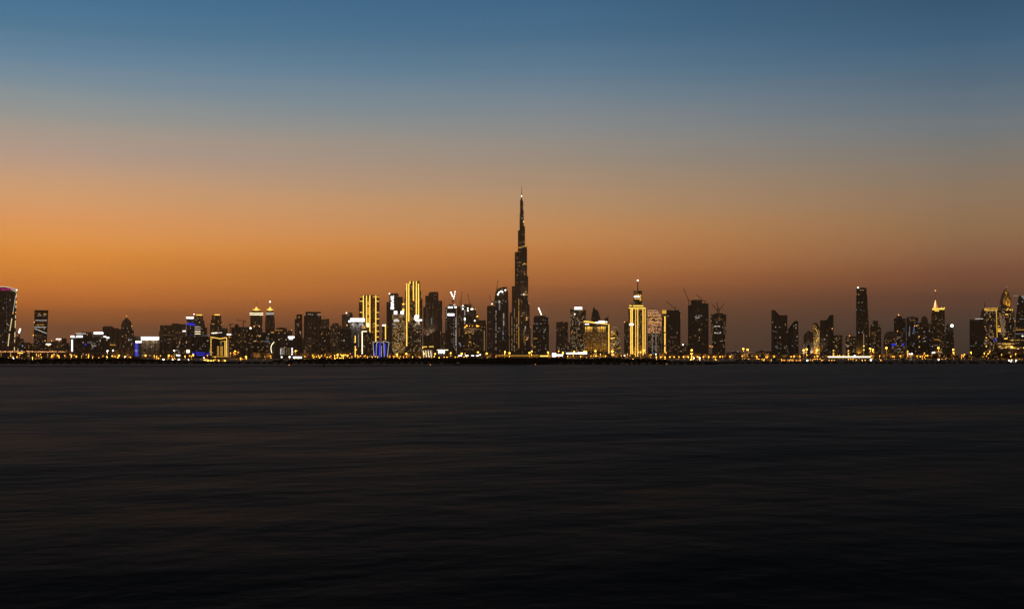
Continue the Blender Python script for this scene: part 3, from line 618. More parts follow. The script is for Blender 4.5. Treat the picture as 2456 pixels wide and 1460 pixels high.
# -- the tower with vertical letters
b = Bld('office_tower', 'grey-brown tower with vertical white letters EMAAR', 'tower', 6000, 945)
b.boxes('wall', 'steel', [(927, 935, 724, dict(off=-4)), (934, 956, 706, dict(d=46)), (956, 966, 711.5, dict(off=-6))]); b.boxes('roof', 'crown', [(937, 955, 703, dict(off=-6, d=26, yb=706))])
b.beacon('lampw', 934, 704.4, 1.2)
cu = bpy.data.curves.new('lettering', 'FONT'); cu.body = 'EMAAR'; cu.size = 22; cu.extrude = .6; cu.offset = .12; cu.align_x = 'CENTER'; cu.align_y = 'CENTER'; cu.space_character = .93; cu.materials.append(M['white'])
tmp = bpy.data.objects.new('lettering_curve', cu); COL.objects.link(tmp); me = bpy.data.meshes.new_from_object(tmp.evaluated_get(bpy.context.evaluated_depsgraph_get())); bpy.data.objects.remove(tmp); lt = bpy.data.objects.new('lettering', me); COL.objects.link(lt); lt.parent = b.root; lt.location = (b.X(941.3), -1.6, b.Z(725.5)); lt.rotation_euler = (math.radians(90), math.radians(-90), 0)
b.rand(16, 929, 964, 730, 840, 'wdim wdim wcool'); b.win('wdim', (951, 711, 8, 1)); ref(945, 'the tower with vertical letters')
b = Bld('hotel_tower', 'amber latticed tower with two white squares on its brow', 'tower', 5300, 957)
b.boxes('wall', 'goldroom', [(941, 972.5, 774, dict(d=42)), (941, 972, 754, dict(off=-1, d=40, yb=766)), (944, 972, 766, dict(off=-4, d=34, yb=774))])
b.sign('white', 945, 952.5, 746, 753.5); b.sign('white', 961, 968.5, 746, 753.5); b.boxes('parapet', 'crown', [(942, 972, 752.5, dict(off=-3, d=20, yb=755))])
b.sign('golds', 964.5, 969.5, 740, 746); b.strip('wdim', [(966, 727), (966, 746)], 1.0)
b.unitat('light_panel', 'lampa', 967, 729, 2.6, 1.8, shape='ball', yy=2); b.beacon('wwarm', 965, 733.5, 1.0, yy=2)
b.strip('whites', [(944.5, 770), (947, 767), (950, 766.3), (954, 767), (957, 770)], 3.2, off=6); b.sign('whites', 945, 957, 768.5, 771, d=3)
for y in (776, 780, 788, 793): b.strip('wdim', [(942, y), (971.5, y)], .9)
for y in (756, 758.5, 761, 763.5): b.strip('wdim', [(942, y), (971.5, y)], .8)
b.win('wwhite', (947, 778.5, 6, 2), (952, 783, 3, 2)); b.column_dots('wwarm', 956, 798, 815, 8, 2, 1.3); b.rand(22, 943, 971, 783, 850, 'wwarm wamb wamb'); ref(957, 'the amber latticed tower')
b = Bld('apartment_tower', 'tallest gold-striped tower with stepped crown and long vertical light lines', 'tower', 6050, 991)
b.boxes('wall', 'gold', [(973.5, 1008, 680.5, dict(d=52)), (971.5, 1010, 697, dict(off=-3, d=46)), (970, 1013, 716, dict(off=-6, d=40))]); b.boxes('crown', 'gold', [(980.5, 1006.5, 674, dict(off=-3, d=42, yb=681))])
for x, y0, y1 in ((975.5, 680, 830), (980.4, 680, 771.5), (983.2, 674.3, 681), (991.5, 674.3, 721), (998.6, 674.3, 762), (1003.8, 680, 762)): b.strip('golds', [(x, y0), (x, y1)], 2.5)
for x, y in ((985.7, 685.3), (992, 685), (985, 719.5), (985.8, 727), (992, 732.5), (986, 741)): b.win('wwarm', (x, y, 2.6, 1.6))
b.beacon('wamb', 1006, 719, 1.0); b.rand(10, 984, 1007, 725, 760, 'wdim wamb'); [b.uplight(x, y, 12, 2.5e4, (1, .55, .08), down=dn) for x, y, dn in ((985, 770, 0), (1002, 770, 0), (990, 684, 1), (1000, 730, 0))]; ref(985, 'the tallest gold-striped tower')  # spots added here too, spreading the light lines' amber spill
b = Bld('hotel_tower', 'brown lit-window tower with round white light at its top corner', 'tower', 5200, 997)
b.boxes('wall', 'busy', [(977, 1012.5, 771, dict(d=44)), (996, 1012, 764, dict(off=-3, d=36, yb=771))]); b.unitat('sign', 'white', 999.5, 759.3, 5.5, 4.6, shape='ball', yy=-4); b.sign('white', 995.5, 1012, 765.6, 769)
b.sign('white', 993, 996, 763.5, 766); b.uplight(1003, 770, 9, 3.5e4, (1, .95, .9), down=True)
b.rand(22, 979, 1011, 785, 850, 'wdim wwarm wamb'); b.win('cyan', (983, 846.5, 2.5, 2)); ref(1003, 'the tower with a round white light')
b = Bld('apartment_tower', 'pale many-shouldered grey tower with soft white floodlit ribs', 'tower', 6000, 1039)
b.boxes('wall', 'steel', [(1015, 1020.5, 736, dict(off=-4)), (1020, 1029, 709, dict(off=-2, d=40)), (1028, 1051.5, 702, dict(d=48)), (1051, 1060.5, 721, dict(off=-3, d=40))]); b.boxes('roof', 'crown', [(1031, 1050, 699.6, dict(off=-6, d=28, yb=702))])
for x, y0, y1 in ((1022.5, 738, 780), (1026.5, 738, 782), (1035.4, 762, 778)): b.strip('wcool' if x > 1030 else 'wdim', [(x, y0), (x, y1)], 1.6).data.materials[0] = M['wcool'] if x > 1030 else plain('floodlit_rib', (.55, .48, .4))
b.uplight(1025, 806, 16, 4e4, (1, .8, .62)); b.uplight(1036, 800, 16, 3e4, (1, .85, .7))
for x, y in ((1030, 737.5), (1038, 737.5), (1016, 790), (1030, 790), (1038, 790), (1060, 760), (1057, 798)): b.win('wwarm', (x, y, 1.8, 1.6))
b.column_dots('wdim', 1038, 700, 850, 40, 1.1, 1.5, .35); b.column_dots('wdim', 1057, 795, 850, 12, 1.4, 1.3, .3); b.rand(10, 1020, 1058, 740, 845, 'wdim'); ref(1039, 'the pale floodlit-rib tower')
b = Bld('low_building', 'low hall of warm white lattice under a gold roof line', 'building', 2900, 1027)
b.boxes('wall', 'brown', [(1013, 1041, 832)]); b.strip('golds', [(1013.5, 831.3), (1024, 831.3)], 1.3); b.strip('golds', [(1029, 831), (1040, 831)], 1.3); b.strip('golds', [(1013.8, 832), (1013.8, 836)], 1.6)
for x in range(1015, 1039, 3): b.strip('warmw' if x % 2 else 'wwarm', [(x, 841), (x+1.5, 856)], .9)
b.strip('wwarm', [(1016, 840), (1036, 839)], .9); ref(1027, 'the lattice-lit hall')
b = Bld('low_building', 'low shop with bright white block sign under a lit eave', 'building', 2800, 1063)
b.boxes('wall', 'stone', [(1047, 1076, 839)]); b.strip('warmw', [(1048, 839), (1075, 839)], 1.2); b.sign('white', 1051.5, 1055, 840, 847); b.sign('white', 1056, 1061, 840.5, 846.5); b.sign('white', 1063, 1066, 840, 847.5); b.sign('white', 1053, 1065, 840, 841.5); ref(1063, 'the white block sign shop')
b = Bld('apartment_block', 'short pale block in the gap right of the floodlit-rib tower', 'building', 6900, 1064); b.boxes('wall', 'pale', [(1058, 1071, 798)]); b.win('wdim', (1066, 823, 3, 5)); b.rand(5, 1060, 1070, 802, 840)
# -- towers under construction
b = Bld('construction_tower', 'dark unfinished tower with two white light bars near its top', 'tower', 5700, 1079)
b.boxes('wall', 'glass', [(1068, 1074, 737, dict(off=-3)), (1073, 1094, 733.5, dict(d=40))]); b.boxes('roof', 'crown', [(1077, 1091, 730, dict(off=-6, d=24, yb=733.5))])
b.sign('white', 1074.5, 1086, 735.3, 738.5); b.sign('white', 1073.5, 1089.5, 752, 756.8); b.sign('blue2', 1076, 1088, 757.3, 758, 'light_strip'); b.sign('white', 1090, 1095, 735, 738); b.sign('whites', 1087, 1092, 729, 732.5)
b.column_dots('wwhite', 1070.7, 738, 770, 9, 2, 1.6, .2); b.column_dots('wcool', 1071.5, 772, 800, 7, 1.4, 1.4, .3); b.column_dots('wwhite', 1093.3, 763, 838, 22, 4, 1.3, .15); b.column_dots('wcool', 1087.3, 765, 830, 18, 1.6, 1.6, .4); b.rand(8, 1075, 1092, 760, 840, 'wdim wcool'); ref(1080, 'the unfinished tower with white bars')
b = Bld('construction_tower', 'unfinished tower with many white lamps on its ragged top', 'tower', 5900, 1115)
b.boxes('wall', 'steel', [(1096, 1112, 735, dict(d=44)), (1110, 1130, 731.5, dict(off=2, d=44)), (1130, 1138, 737, dict(off=1, d=40)), (1138, 1142, 744, dict(off=-2, d=34)), (1141, 1147, 755, dict(off=-4, d=30))])
b.poly('parapet', 'crown', [(1099, 734), (1104, 732), (1110, 731), (1117, 729.5), (1132, 731), (1132, 733), (1110, 734)], 6, 3)
for x, y, r in ((1106, 734, 1.4), (1110, 733.5, 1.8), (1114, 735.5, 1.4), (1110, 740.5, 2), (1107, 743, 1.2), (1106, 737, 1.4), (1122, 739, 1.8), (1122, 745, 2), (1131, 741, 2.6), (1134, 741, 1.6), (1106, 763, 1.4), (1107, 767, 1.4)): b.beacon('lampw' if r > 1.5 else 'wwhite', x, y, r*.7)
b.column_dots('wwhite', 1114.6, 744, 778, 13, 2.4, 1.6, .1); b.strip('white', [(1114.8, 762), (1114.8, 768)], 3); b.beacon('orange', 1140, 741.5, .9); b.column_dots('wwarm', 1093, 790, 848, 22, 4, 1.2, .2)
b.column_dots('wdim', 1101.5, 786, 805, 8, 3, 1.4); b.win('cyan', (1104, 826, 3, 3)); b.win('wcool', (1102, 823, 4, 3), (1105, 830, 3, 2)); b.rand(12, 1098, 1138, 746, 780, 'wcool wwhite wdim'); ref(1115, 'the ragged-topped unfinished tower')
b = Bld('office_block', 'gate-shaped dark building with amber lights on its top beam', 'building', 5000, 1139)
b.boxes('wall', 'brown', [(1111.5, 1137.2, 793, dict(d=40)), (1145, 1166.5, 793, dict(d=40)), (1111.5, 1166.5, 778, dict(off=1, d=42, yb=793))]); b.boxes('roof', 'crown', [(1116, 1146, 775, dict(off=-4, d=24, yb=778))])
for x, y, r in ((1119.5, 781, 2.2), (1116, 783.5, 1.6), (1114.5, 785.5, 1.2), (1144, 781.5, 2.6), (1148, 782, 1.5), (1126, 781.5, 1), (1133, 781.5, 1)): b.beacon('lampa', x, y, r*.75)
b.beacon('wwarm', 1127, 776, 1, yy=-4)
for y, x0, x1 in ((787.5, 1112, 1140), (789.5, 1126, 1150), (792.5, 1112, 1137)): b.strip('wwarm', [(x0, y), (x1, y)], .9)
for _ in range(26): b.win('wwarm' if b.r.random() < .6 else 'wamb', (1115+b.r.random()*21, 793+b.r.random()*7, b.r.uniform(1.5, 4), 1))
b.column_dots('wwarm', 1161.7, 793, 840, 22, 2.4, 1.2, .1); b.win('wamb', (1126.5, 819.7, 4, 2)); b.strip('wdim', [(1112, 837.7), (1135, 837.7)], 1.2); b.rand(22, 1122, 1132, 802, 836, 'wdim wamb'); b.rand(14, 1147, 1165, 795, 845, 'wdim'); ref(1139, 'the gate-shaped building')
b = Bld('construction_block', 'ragged dark block behind the gate-shaped building, amber lamp on top', 'building', 5600, 1156)
b.boxes('wall', 'concrete', [(1138, 1148, 757), (1147, 1165, 768, dict(off=3))]); b.beacon('lampa', 1145, 758.5, 1.8); b.beacon('wwarm', 1142, 761, 1); b.beacon('lampw', 1138.5, 769, 1.4); b.beacon('wdim', 1155, 775, 1)
b = Bld('apartment_tower', 'flat-topped dark tower hugging the left side of curved-top tower', 'tower', 5550, 1177); b.boxes('wall', 'steel', [(1168, 1188, 735, dict(d=40))]); b.boxes('roof', 'crown', [(1170, 1186, 733, dict(off=-5, d=24, yb=735))]); b.beacon('lampw', 1179.5, 728.5, 1.3, yy=4); b.mast('pole', 'metal', 1179.5, 735, 728, .5, .4, 4); b.rand(14, 1170, 1186, 745, 840, 'wdim wcool')
b = Bld('apartment_tower', 'dark tower with curved top and rows of white lamps beside the tallest tower', 'tower', 5650, 1202)
b.poly('wall', 'steel', [(1185, None), (1185.5, 720), (1188.5, 700), (1192, 694), (1199, 690), (1208, 688), (1215.5, 687.3), (1215.5, 696), (1218.3, 697), (1219.5, 730), (1220, None)], 42)
for x, y, r in ((1194.5, 705.5, 2.2), (1197, 701, 1.6), (1201, 698.5, 2.0), (1205, 700, 2), (1207, 705.5, 1.4), (1212, 695.5, 2.0), (1204.5, 694, 1.4), (1189.5, 724, 1.4), (1213, 722.7, 1.2), (1207, 720.7, 1.2), (1190.5, 747, 1.2)): b.beacon('lampw' if r > 1.5 else 'wwhite', x, y, r*.75)
b.sign('wwhite', 1195, 1200, 721, 726); b.column_dots('wcool', 1198, 728, 742, 6, 3.4, 2.2)
b.column_dots('wwhite', 1189.5, 733, 838, 26, 1.9, 1.5, .35); b.column_dots('wwhite', 1208, 752, 780, 11, 2.8, 1.6, .25); b.column_dots('wcool', 1206.5, 786, 820, 12, 1.8, 2, .2); b.win('cyan', (1206.7, 800, 2.6, 4)); b.win('wwhite', (1197.5, 786.6, 3, 1.6), (1194, 795.5, 2, 1.4)); b.rand(10, 1190, 1217, 735, 840, 'wdim'); ref(1202, 'the curved-top tower')

# -- the tallest tower: three staggered wings round a core
b = Bld('skyscraper', 'tallest needle tower of staggered terraces rising above the whole skyline', 'skyscraper', 6000, 1251)
def wing(ang, tiers, y_w):
    q = MB(); ca, sa = math.cos(math.radians(ang)), math.sin(math.radians(ang))
    zb = 0.0
    for ext, yt in tiers:                     # long, low tiers first: each rises through the one above it
        w = y_w*(.45+.55*min(1, ext/24)); r = max(w*.6, (ext*b.sx-w*.42)/abs(ca)+w*.42) if abs(ca) > .3 else ext*b.sx
        loc = [(0, -w/2), (r-w*.42, -w/2), (r-w*.12, -w*.33), (r, 0), (r-w*.12, w*.33), (r-w*.42, w/2), (0, w/2)]
        foot = [(x*ca-y*sa, x*sa+y*ca) for x, y in loc]
        q.prism(foot, zb, b.Z(yt)); b._rec(foot, zb, b.Z(yt))
        zb = b.Z(yt)-.05
    return q.build('wing', M['steel'], b.root)
# setbacks alternate round the spiral
wing(200, [(31.5, 803), (29, 750), (23.5, 687), (16.5, 605), (9, 553), (5, 513), (2.6, 480)], 26)
wing(320, [(24, 830), (21.5, 785), (19, 728), (15.5, 662), (13, 592), (8, 543), (5, 505), (2.4, 482)], 26)
wing(80, [(30, 770), (26, 706), (20, 640), (14, 575), (9, 528), (4, 492)], 26)
b.lathe('core', 'steel', 1251, [(12, None), (10.5, 700), (7.5, 605), (5, 553), (3, 505), (2, 480), (1.3, 474)], yc=0, n=6, smooth=False)
b.lathe('spire', 'metal', 1251.4, [(1.4, 476), (.9, 470), (.55, 462), (.38, 446)], yc=0, n=8); b.beacon('wwarm', 1251.4, 445.5, .7, yy=0)
b.unitat('beacon', 'lampw', 1251, 470.5, .7, 1.7, shape='ball', yy=-2.5); b.beacon('wwarm', 1251.8, 474, 1.2, yy=-3)
for x, y0, y1, n in ((1244.3, 718, 836, 44), (1233.8, 738, 842, 34), (1227.8, 757, 842, 30), (1222, 803, 842, 12), (1239.5, 760, 838, 22), (1257, 790, 822, 12), (1260, 818, 836, 7)):
    b.column_dots('wamb' if x in (1244.3,) else 'wwarm', x, y0, y1, n, 1.5, 2.0, .12 if x in (1244.3, 1257) else .3)
for x, y, w, m in ((1243, 595, 4, 'wwarm'), (1248, 594.6, 9, 'goldsoft'), (1259, 592, 6, 'goldsoft'), (1262, 595, 4, 'wwarm'), (1254, 592, 4, 'wwhite'), (1255, 563, 8, 'wdim'), (1248, 583, 8, 'wdim'), (1256, 581, 4, 'wwarm'), (1259, 634, 8, 'goldsoft'), (1243, 630, 4, 'wwarm'), (1248, 630, 4, 'wwarm'), (1244.5, 638, 3, 'wwarm'), (1254, 636, 3, 'wwhite'), (1257, 632, 3, 'wamb'),
                   (1244, 652, 5, 'wdim'), (1254, 652, 9, 'wdim'), (1241, 660, 4, 'wwarm'), (1252, 676, 5, 'wdim'), (1251, 706.8, 4, 'wwhite'), (1257, 706.8, 5, 'white'), (1262, 707.3, 8, 'goldsoft'), (1259, 708.8, 3, 'wwarm'), (1254, 751, 2.5, 'wwhite'), (1263, 767.5, 6, 'goldsoft'), (1257, 769.8, 3, 'wdim'), (1264, 814.5, 7, 'goldsoft'), (1251, 758, 4, 'wamb'), (1256, 493.5, 3, 'wdim'), (1252, 525, 4, 'wwhite'), (1251, 497, 4, 'wwarm')):
    b.win(m, (x, y, w, 1.5 if m in ('goldsoft', 'white') else 1.2))
b.win('wwhite', (1260.5, 786, 3, 7), (1259.5, 793, 2, 2), (1240, 781, 2, 4), (1239, 786, 2.5, 2))
for x, y, r, m in ((1255.8, 533, 1.9, 'golds'), (1246.7, 513.5, 1, 'wwarm'), (1247, 527.5, 1, 'wwarm'), (1265.8, 662.5, 1.3, 'wwarm'), (1269, 729, 1.4, 'goldsoft'), (1273, 785, 1.2, 'goldsoft'), (1276, 827, 1.4, 'goldsoft')): b.beacon(m, x, y, r*.8)
b.uplight(1258, 662, 9, 1.6e4, (1, .7, .4), down=False); b.uplight(1259, 706, 9, 2.5e4, (1, .7, .4)); b.uplight(1262, 767, 9, 2.5e4, (1, .7, .4)); b.uplight(1263, 814, 9, 2.5e4, (1, .7, .4))
b.boxes('podium', 'stone', [(1216, 1292, 848, dict(off=50, d=60))]); ref(1250, 'the tallest needle tower')
b = Bld('apartment_tower', 'dark flat tower under a leaning lit crane, right of the tallest tower', 'tower', 5500, 1297)
b.boxes('wall', 'dark', [(1278, 1316.5, 778, dict(d=46)), (1280, 1315, 760, dict(off=-1, d=43)), (1282, 1313, 757, dict(off=-4, d=34, yb=760))]); b.win('wwhite', (1297.5, 776), (1308, 768, 1.4, 1.2), (1288, 786.6), (1282, 776, 2, 1)); b.win('wcool', (1289, 777, 4, 1.4), (1307, 791, 4, 3), (1305, 795, 2, 1.4), (1309, 787)); b.win('wamb', (1284, 811.5, 9, 1.2), (1282, 831, 7, 1)); b.rand(12, 1282, 1314, 765, 840, 'wdim wcool'); ref(1297, 'the flat dark tower beside it')

# -- right of centre
b = Bld('apartment_tower', 'plain grey-brown slab on a wider lit podium, left of white-signed hotel', 'tower', 6300, 1348)
b.boxes('wall', 'concrete', [(1334, 1362.5, 772, dict(d=44)), (1333, 1367, 821, dict(off=12, d=60))]); b.box('roof', 'crown', 1344, 1352, 770.5, yb=772, d=18, off=-12); b.rand(26, 1336, 1364, 824, 846, 'wdim wwarm wwhite wpink'); b.rand(8, 1336, 1360, 775, 818, 'wdim wcool'); ref(1340, 'the plain slab on a podium')
b = Bld('hotel_tower', 'hotel tower of many lit rooms with white sign on its roof', 'tower', 5700, 1387)
b.boxes('wall', 'busy', [(1367.5, 1405.5, 743.5, dict(d=48)), (1367.5, 1399, 741, dict(off=-2, d=44))]); b.sign('white', 1377.8, 1396, 736.2, 742); b.beacon('lampw', 1378.3, 753.3, 1.1)
b.rand(90, 1369, 1404, 745, 845, 'wdim wwarm wwarm wpink wwhite wamb', 2.2, 1.5); ref(1387, 'the many-windowed hotel')
b = Bld('office_tower', 'dark twin-pointed sail tower behind the gold-washed hotel', 'tower', 6500, 1429)
b.poly('wall', 'dark', [(1416.5, None), (1418, 765), (1420, 750), (1422.5, 740), (1424.6, 734.5), (1427, 740), (1429.5, 744), (1432, 742), (1435.5, 748), (1438.5, 757), (1440.2, 768), (1441, None)], 34); b.rand(6, 1419, 1438, 750, 768, 'wdim')
b = Bld('hotel_tower', 'broad gold-washed hotel with sloping gold roof line and hanging light streaks', 'tower', 5400, 1431)
b.poly('wall', 'gold', [(1399.5, None), (1399.5, 772), (1459.5, 777.5), (1459.5, None)], 46)
b.strip('golds', [(1400, 771.2), (1404, 770.3), (1427, 774)], 3.0); b.strip('golds', [(1427, 774), (1457, 777)], 2.0); b.sign('white', 1428, 1436, 772, 775); b.sign('white', 1436, 1450, 769.5, 774.5); b.sign('warmw', 1452, 1456.5, 770.5, 773.5); b.sign('white', 1403.5, 1412.5, 775.8, 778)
for x in (1404.5, 1408.5, 1412.3, 1415.6, 1419.5, 1434.5, 1438.8, 1443, 1447, 1451):
    b.strip('golds', [(x, 783.5), (x, 788)], 1.5); b.strip('goldsoft', [(x, 788), (x, 795)], 1.1); b.strip('wdim', [(x, 795), (x, 803)], .9)
b.strip('golds', [(1460.3, 776), (1460.3, 847)], 2.0); b.beacon('wwarm', 1460.5, 777, 1.2)
for x in (1408, 1425, 1442, 1455): b.uplight(x, 846, 26, 5e4, (1, .55, .08))
for x in (1412, 1443): b.uplight(x, 782, 9, 4e4, (1, .6, .12), down=True)
b.mast('antenna', 'metal', 1459, 777, 750, .8, .5, 20); b.beacon('wwarm', 1459, 748.5, 1.1, yy=20)
b.rand(34, 1401, 1457, 800, 846, 'wamb wdim wwarm'); b.win('wpink', (1408, 833, 12, 1)); ref(1431, 'the broad gold-washed hotel')
b = Bld('apartment_block', 'small dark curved block peeking above right end of gold-washed hotel', 'building', 6200, 1454); b.poly('wall', 'concrete', [(1450, None), (1450, 766), (1453, 762), (1459, 760.5), (1459, None)], 24)
b = Bld('office_tower', 'egg-shaped tower of amber lit cells', 'tower', 5800, 1475)
b.lathe('wall', 'goldroom', 1475.3, [(14.2, None), (14, 835), (13, 818), (11.2, 803), (8.6, 792), (5.2, 785), (2.2, 782.2), (.3, 781.5)], yc=26, n=26); b.strip('golds', [(1464, 811), (1472, 811)], 1.6); b.strip('goldsoft', [(1481, 834.4), (1489, 834.4)], 1.2)
b.rand(26, 1466, 1474, 792, 845, 'wwarm wamb golds', 2.4, 1.8, gx=2.5, gy=2.4); b.rand(10, 1476, 1486, 800, 845, 'wdim wamb wpink'); ref(1475, 'the egg-shaped amber tower')
b = Bld('apartment_tower', 'slim grey tower with orange beacon left of the gold clock-like tower', 'tower', 6100, 1502); b.boxes('wall', 'concrete', [(1497, 1509, 773, dict(d=30)), (1500, 1509, 771.3, dict(off=-3, d=20, yb=773))]); b.beacon('orange', 1498, 772.3, 1.2); b.beacon('wdim', 1503, 770.5, .8); b.rand(12, 1498, 1507, 778, 848, 'wdim wcool')
b = Bld('hotel_tower', 'gold-banded tower with stepped shoulders and a tall needle spire', 'tower', 5300, 1528)
b.boxes('wall', 'gold', [(1507, 1549, 740, dict(d=56)), (1511.5, 1543.5, 728.5, dict(off=-6, d=44)), (1509, 1545, 735, dict(off=-3, d=50))])
b.boxes('crown', 'gold', [(1519.5, 1540.3, 712, dict(off=-12, d=32, yb=729)), (1519.5, 1539.5, 697, dict(off=-13, d=30, yb=712))])
b.lathe('spire', 'metal', 1529.6, [(1.6, 697), (1.2, 690), (.9, 674)], yc=28, n=10); b.beacon('lampw', 1529.5, 671.7, 1.6, yy=28)
b.sign('white', 1520.5, 1533.5, 709.4, 712.6); b.win('golds', (1523.5, 716.3, 2.4, 1.6), (1527.8, 716.3, 2.4, 1.6), (1532, 716.3, 2.4, 1.6), (1532, 706.5, 2.4, 2), (1536.5, 709, 2, 3)); b.strip('goldsoft', [(1536, 712), (1536, 721)], 4); b.strip('goldsoft', [(1522, 706), (1533, 706.5)], 1.2)
b.strip('golds', [(1509.5, 733.3), (1515, 732.6)], 2.4); b.strip('golds', [(1518, 733.3), (1543, 733.3)], 2.4); b.strip('golds', [(1508, 738.5), (1548, 738.5)], 2.0); b.strip('goldsoft', [(1512, 742), (1544, 742)], 1.4)
for x, w, y1 in ((1513, 2.0, 849), (1516.4, 2.0, 849), (1524.7, 1.2, 855), (1529.6, 1.5, 855), (1542.2, 1.8, 852), (1547.2, 1.6, 852)): b.strip('golds', [(x, 739.5), (x, y1)], w)
b.unitat('sign', 'white', 1514.5, 777.8, 5.6, 2.3, shape='ball', yy=-3); b.beacon('wwhite', 1521.7, 727, .8); b.beacon('wwhite', 1541, 728, .9)
for x in (1520, 1536): b.uplight(x, 850, 14, 6e4, (1, .55, .08))
b.rand(22, 1531, 1540, 745, 850, 'wdim wamb'); b.rand(6, 1518, 1524, 760, 850, 'wdim'); ref(1528, 'the needle-spired gold tower')
b = Bld('apartment_tower', 'rosy floodlit tower with rounded right shoulder and banded upper half', 'tower', 5900, 1569)
b.boxes('wall', 'busy', [(1554, 1586, 800, dict(d=46))]); b.poly('upper_wall', 'peach', [(1552.8, 799), (1552.8, 744), (1556, 742), (1574, 742.5), (1580, 748), (1584.5, 756), (1586.3, 763), (1586, 785), (1584, 799)], 46, 1); b.box('roof', 'crown', 1557, 1572, 740.3, yb=742, d=26, off=-8)
for y in (744, 747.5, 751, 754.5, 758): b.strip('wwarm', [(1554, y), (1572+min(11, (y-742)*.8), y)], .9)
for y in (757, 763.5, 772, 774.2): b.strip('goldsoft', [(1553.5, y), (1585, y)], .8)
for y in (760.5, 769, 783): b.strip('black', [(1553.2, y), (1586, y)], 1.0, part='ledge')
for x in (1564.5, 1573.3):
    b.strip('wwarm', [(x, 776), (x, 799)], 1.2); b.column_dots('wwhite', x, 803, 842, 13, 2, 1.3)
b.win('wwhite', (1567.5, 805, 4, 1.4), (1569, 830, 2, 1.4)); b.win('cyan', (1566, 846.5, 5, 1.6)); b.rand(18, 1556, 1584, 804, 845, 'wdim wwarm wpink'); ref(1569, 'the rosy banded tower')
b = Bld('apartment_tower', 'flat dark tower with a gold light up its left edge, crane on roof', 'tower', 5450, 1610)
b.boxes('wall', 'dark', [(1599, 1632, 743.5, dict(d=46))]); b.boxes('side_wall', 'gold', [(1587.3, 1599, 743, dict(off=1, d=40, yb=757)), (1587.3, 1598.5, 758.5, dict(off=.5, d=40))])
b.strip('goldsoft', [(1593, 743.5), (1593, 752)], 10)
for y0, y1 in ((758, 796), (799, 827), (830, 850)): b.strip('golds', [(1594.8, y0), (1594.8, y1)], 2.4)
b.win('wwhite', (1624.5, 797.6)); b.win('wdim', (1616, 809, 14, 1.3), (1609, 808, 3, 2)); b.rand(34, 1600, 1631, 815, 848, 'wdim wdim wwarm', gy=2.2); b.beacon('wwarm', 1633, 757, .8); b.beacon('wwarm', 1633, 760.5, .8); ref(1606, 'the flat tower with a gold edge')
b = Bld('low_building', 'low lit block in the gap left of the broad unfinished tower', 'building', 4800, 1641); b.boxes('wall', 'brown', [(1632, 1651, 829), (1636, 1645, 825.5, dict(off=-4, d=18))]); b.beacon('lampw', 1638, 826.3, 1.3); b.rand(10, 1633, 1649, 832, 848, 'wdim wwarm')
b = Bld('construction_tower', 'broad unfinished dark tower with white glyph of lights and two luffing cranes', 'tower', 5600, 1675)
b.boxes('wall', 'dark', [(1650, 1657.5, 731.5, dict(off=-3)), (1657, 1684, 719.5, dict(d=50)), (1683, 1699.5, 727.5, dict(off=-2, d=44))]); b.box('roof', 'crown', 1662, 1680, 718.6, yb=719.5, d=30, off=-6)
for x, y, w, h in ((1667.5, 760, 2, 1.6), (1670, 757, 2, 1.5), (1671.5, 761.5, 2.6, 2), (1669.5, 763.3, 2, 1.4), (1674.5, 762, 2.4, 1.8), (1676.5, 757.5, 1.5, 3.4), (1677, 761.5, 2.2, 1.6)): b.win('wwhite', (x, y, w, h))
b.win('wwarm', (1677, 790, 2, 4), (1677.5, 809, 2, 3), (1676.5, 815, 2, 1.6)); b.win('wdim', (1683, 778, 1.5, 5), (1655, 808, 3, 2.6), (1668, 805, 3, 4), (1677, 793, 3, 2)); b.rand(14, 1652, 1697, 735, 845, 'wdim'); ref(1675, 'the broad unfinished tower')
b = Bld('construction_tower', 'unfinished tower with flared top floors and crown of cranes', 'tower', 5700, 1723)
b.boxes('wall', 'brown', [(1708, 1739.5, 800, dict(d=44)), (1705, 1741.5, 757, dict(off=1, d=47, yb=800))]); b.boxes('roof', 'concrete', [(1704, 1742.5, 754, dict(off=3, d=52, yb=757)), (1713, 1735, 751, dict(off=-6, d=30, yb=754))])
b.win('whites', (1716, 782.3, 6, 1.6), (1724, 782.3, 6, 1.6), (1715.5, 798, 4, 2.2), (1720, 799, 2, 1.4), (1728, 797.3, 2.4, 2.4), (1725, 799, 3, 1.2)); b.strip('wdim', [(1713, 766.4), (1735, 766.4)], 1.0)
for i in range(12): b.win('wdim', (1708, 778+i*2.2, 5, .8), (1737.5, 772+i*2.6, 5, .8))
for x, y in ((1702, 829.5), (1705, 831), (1708.5, 831), (1697.5, 840.5)): b.unitat('beacon', 'orange', x, y, 1, 1, shape='ball', yy=-3)
ref(1723, 'the flared unfinished tower')
b = Bld('low_building', 'long low dark block on the horizon right of the flared unfinished tower', 'building', 6800, 1768); b.boxes('wall', 'concrete', [(1742, 1756, 845), (1755, 1776, 842, dict(off=4)), (1775, 1786, 846, dict(off=2))]); b.win('wwhite', (1770, 842.8, 5, 1), (1758, 842, 2, 1)); b.win('wcool', (1764, 849, 2, 1.6)); b.mast('antenna', 'metal', 1758.5, 842, 833, .5, .3)
b = Bld('low_building', 'low dark ragged roofs on the horizon left of the wedge-topped towers', 'building', 6700, 1832); b.boxes('wall', 'brown', [(1812, 1822, 843), (1821, 1834, 839.5, dict(off=3)), (1833, 1850, 842, dict(off=1))]); b.rand(9, 1814, 1848, 844, 852)
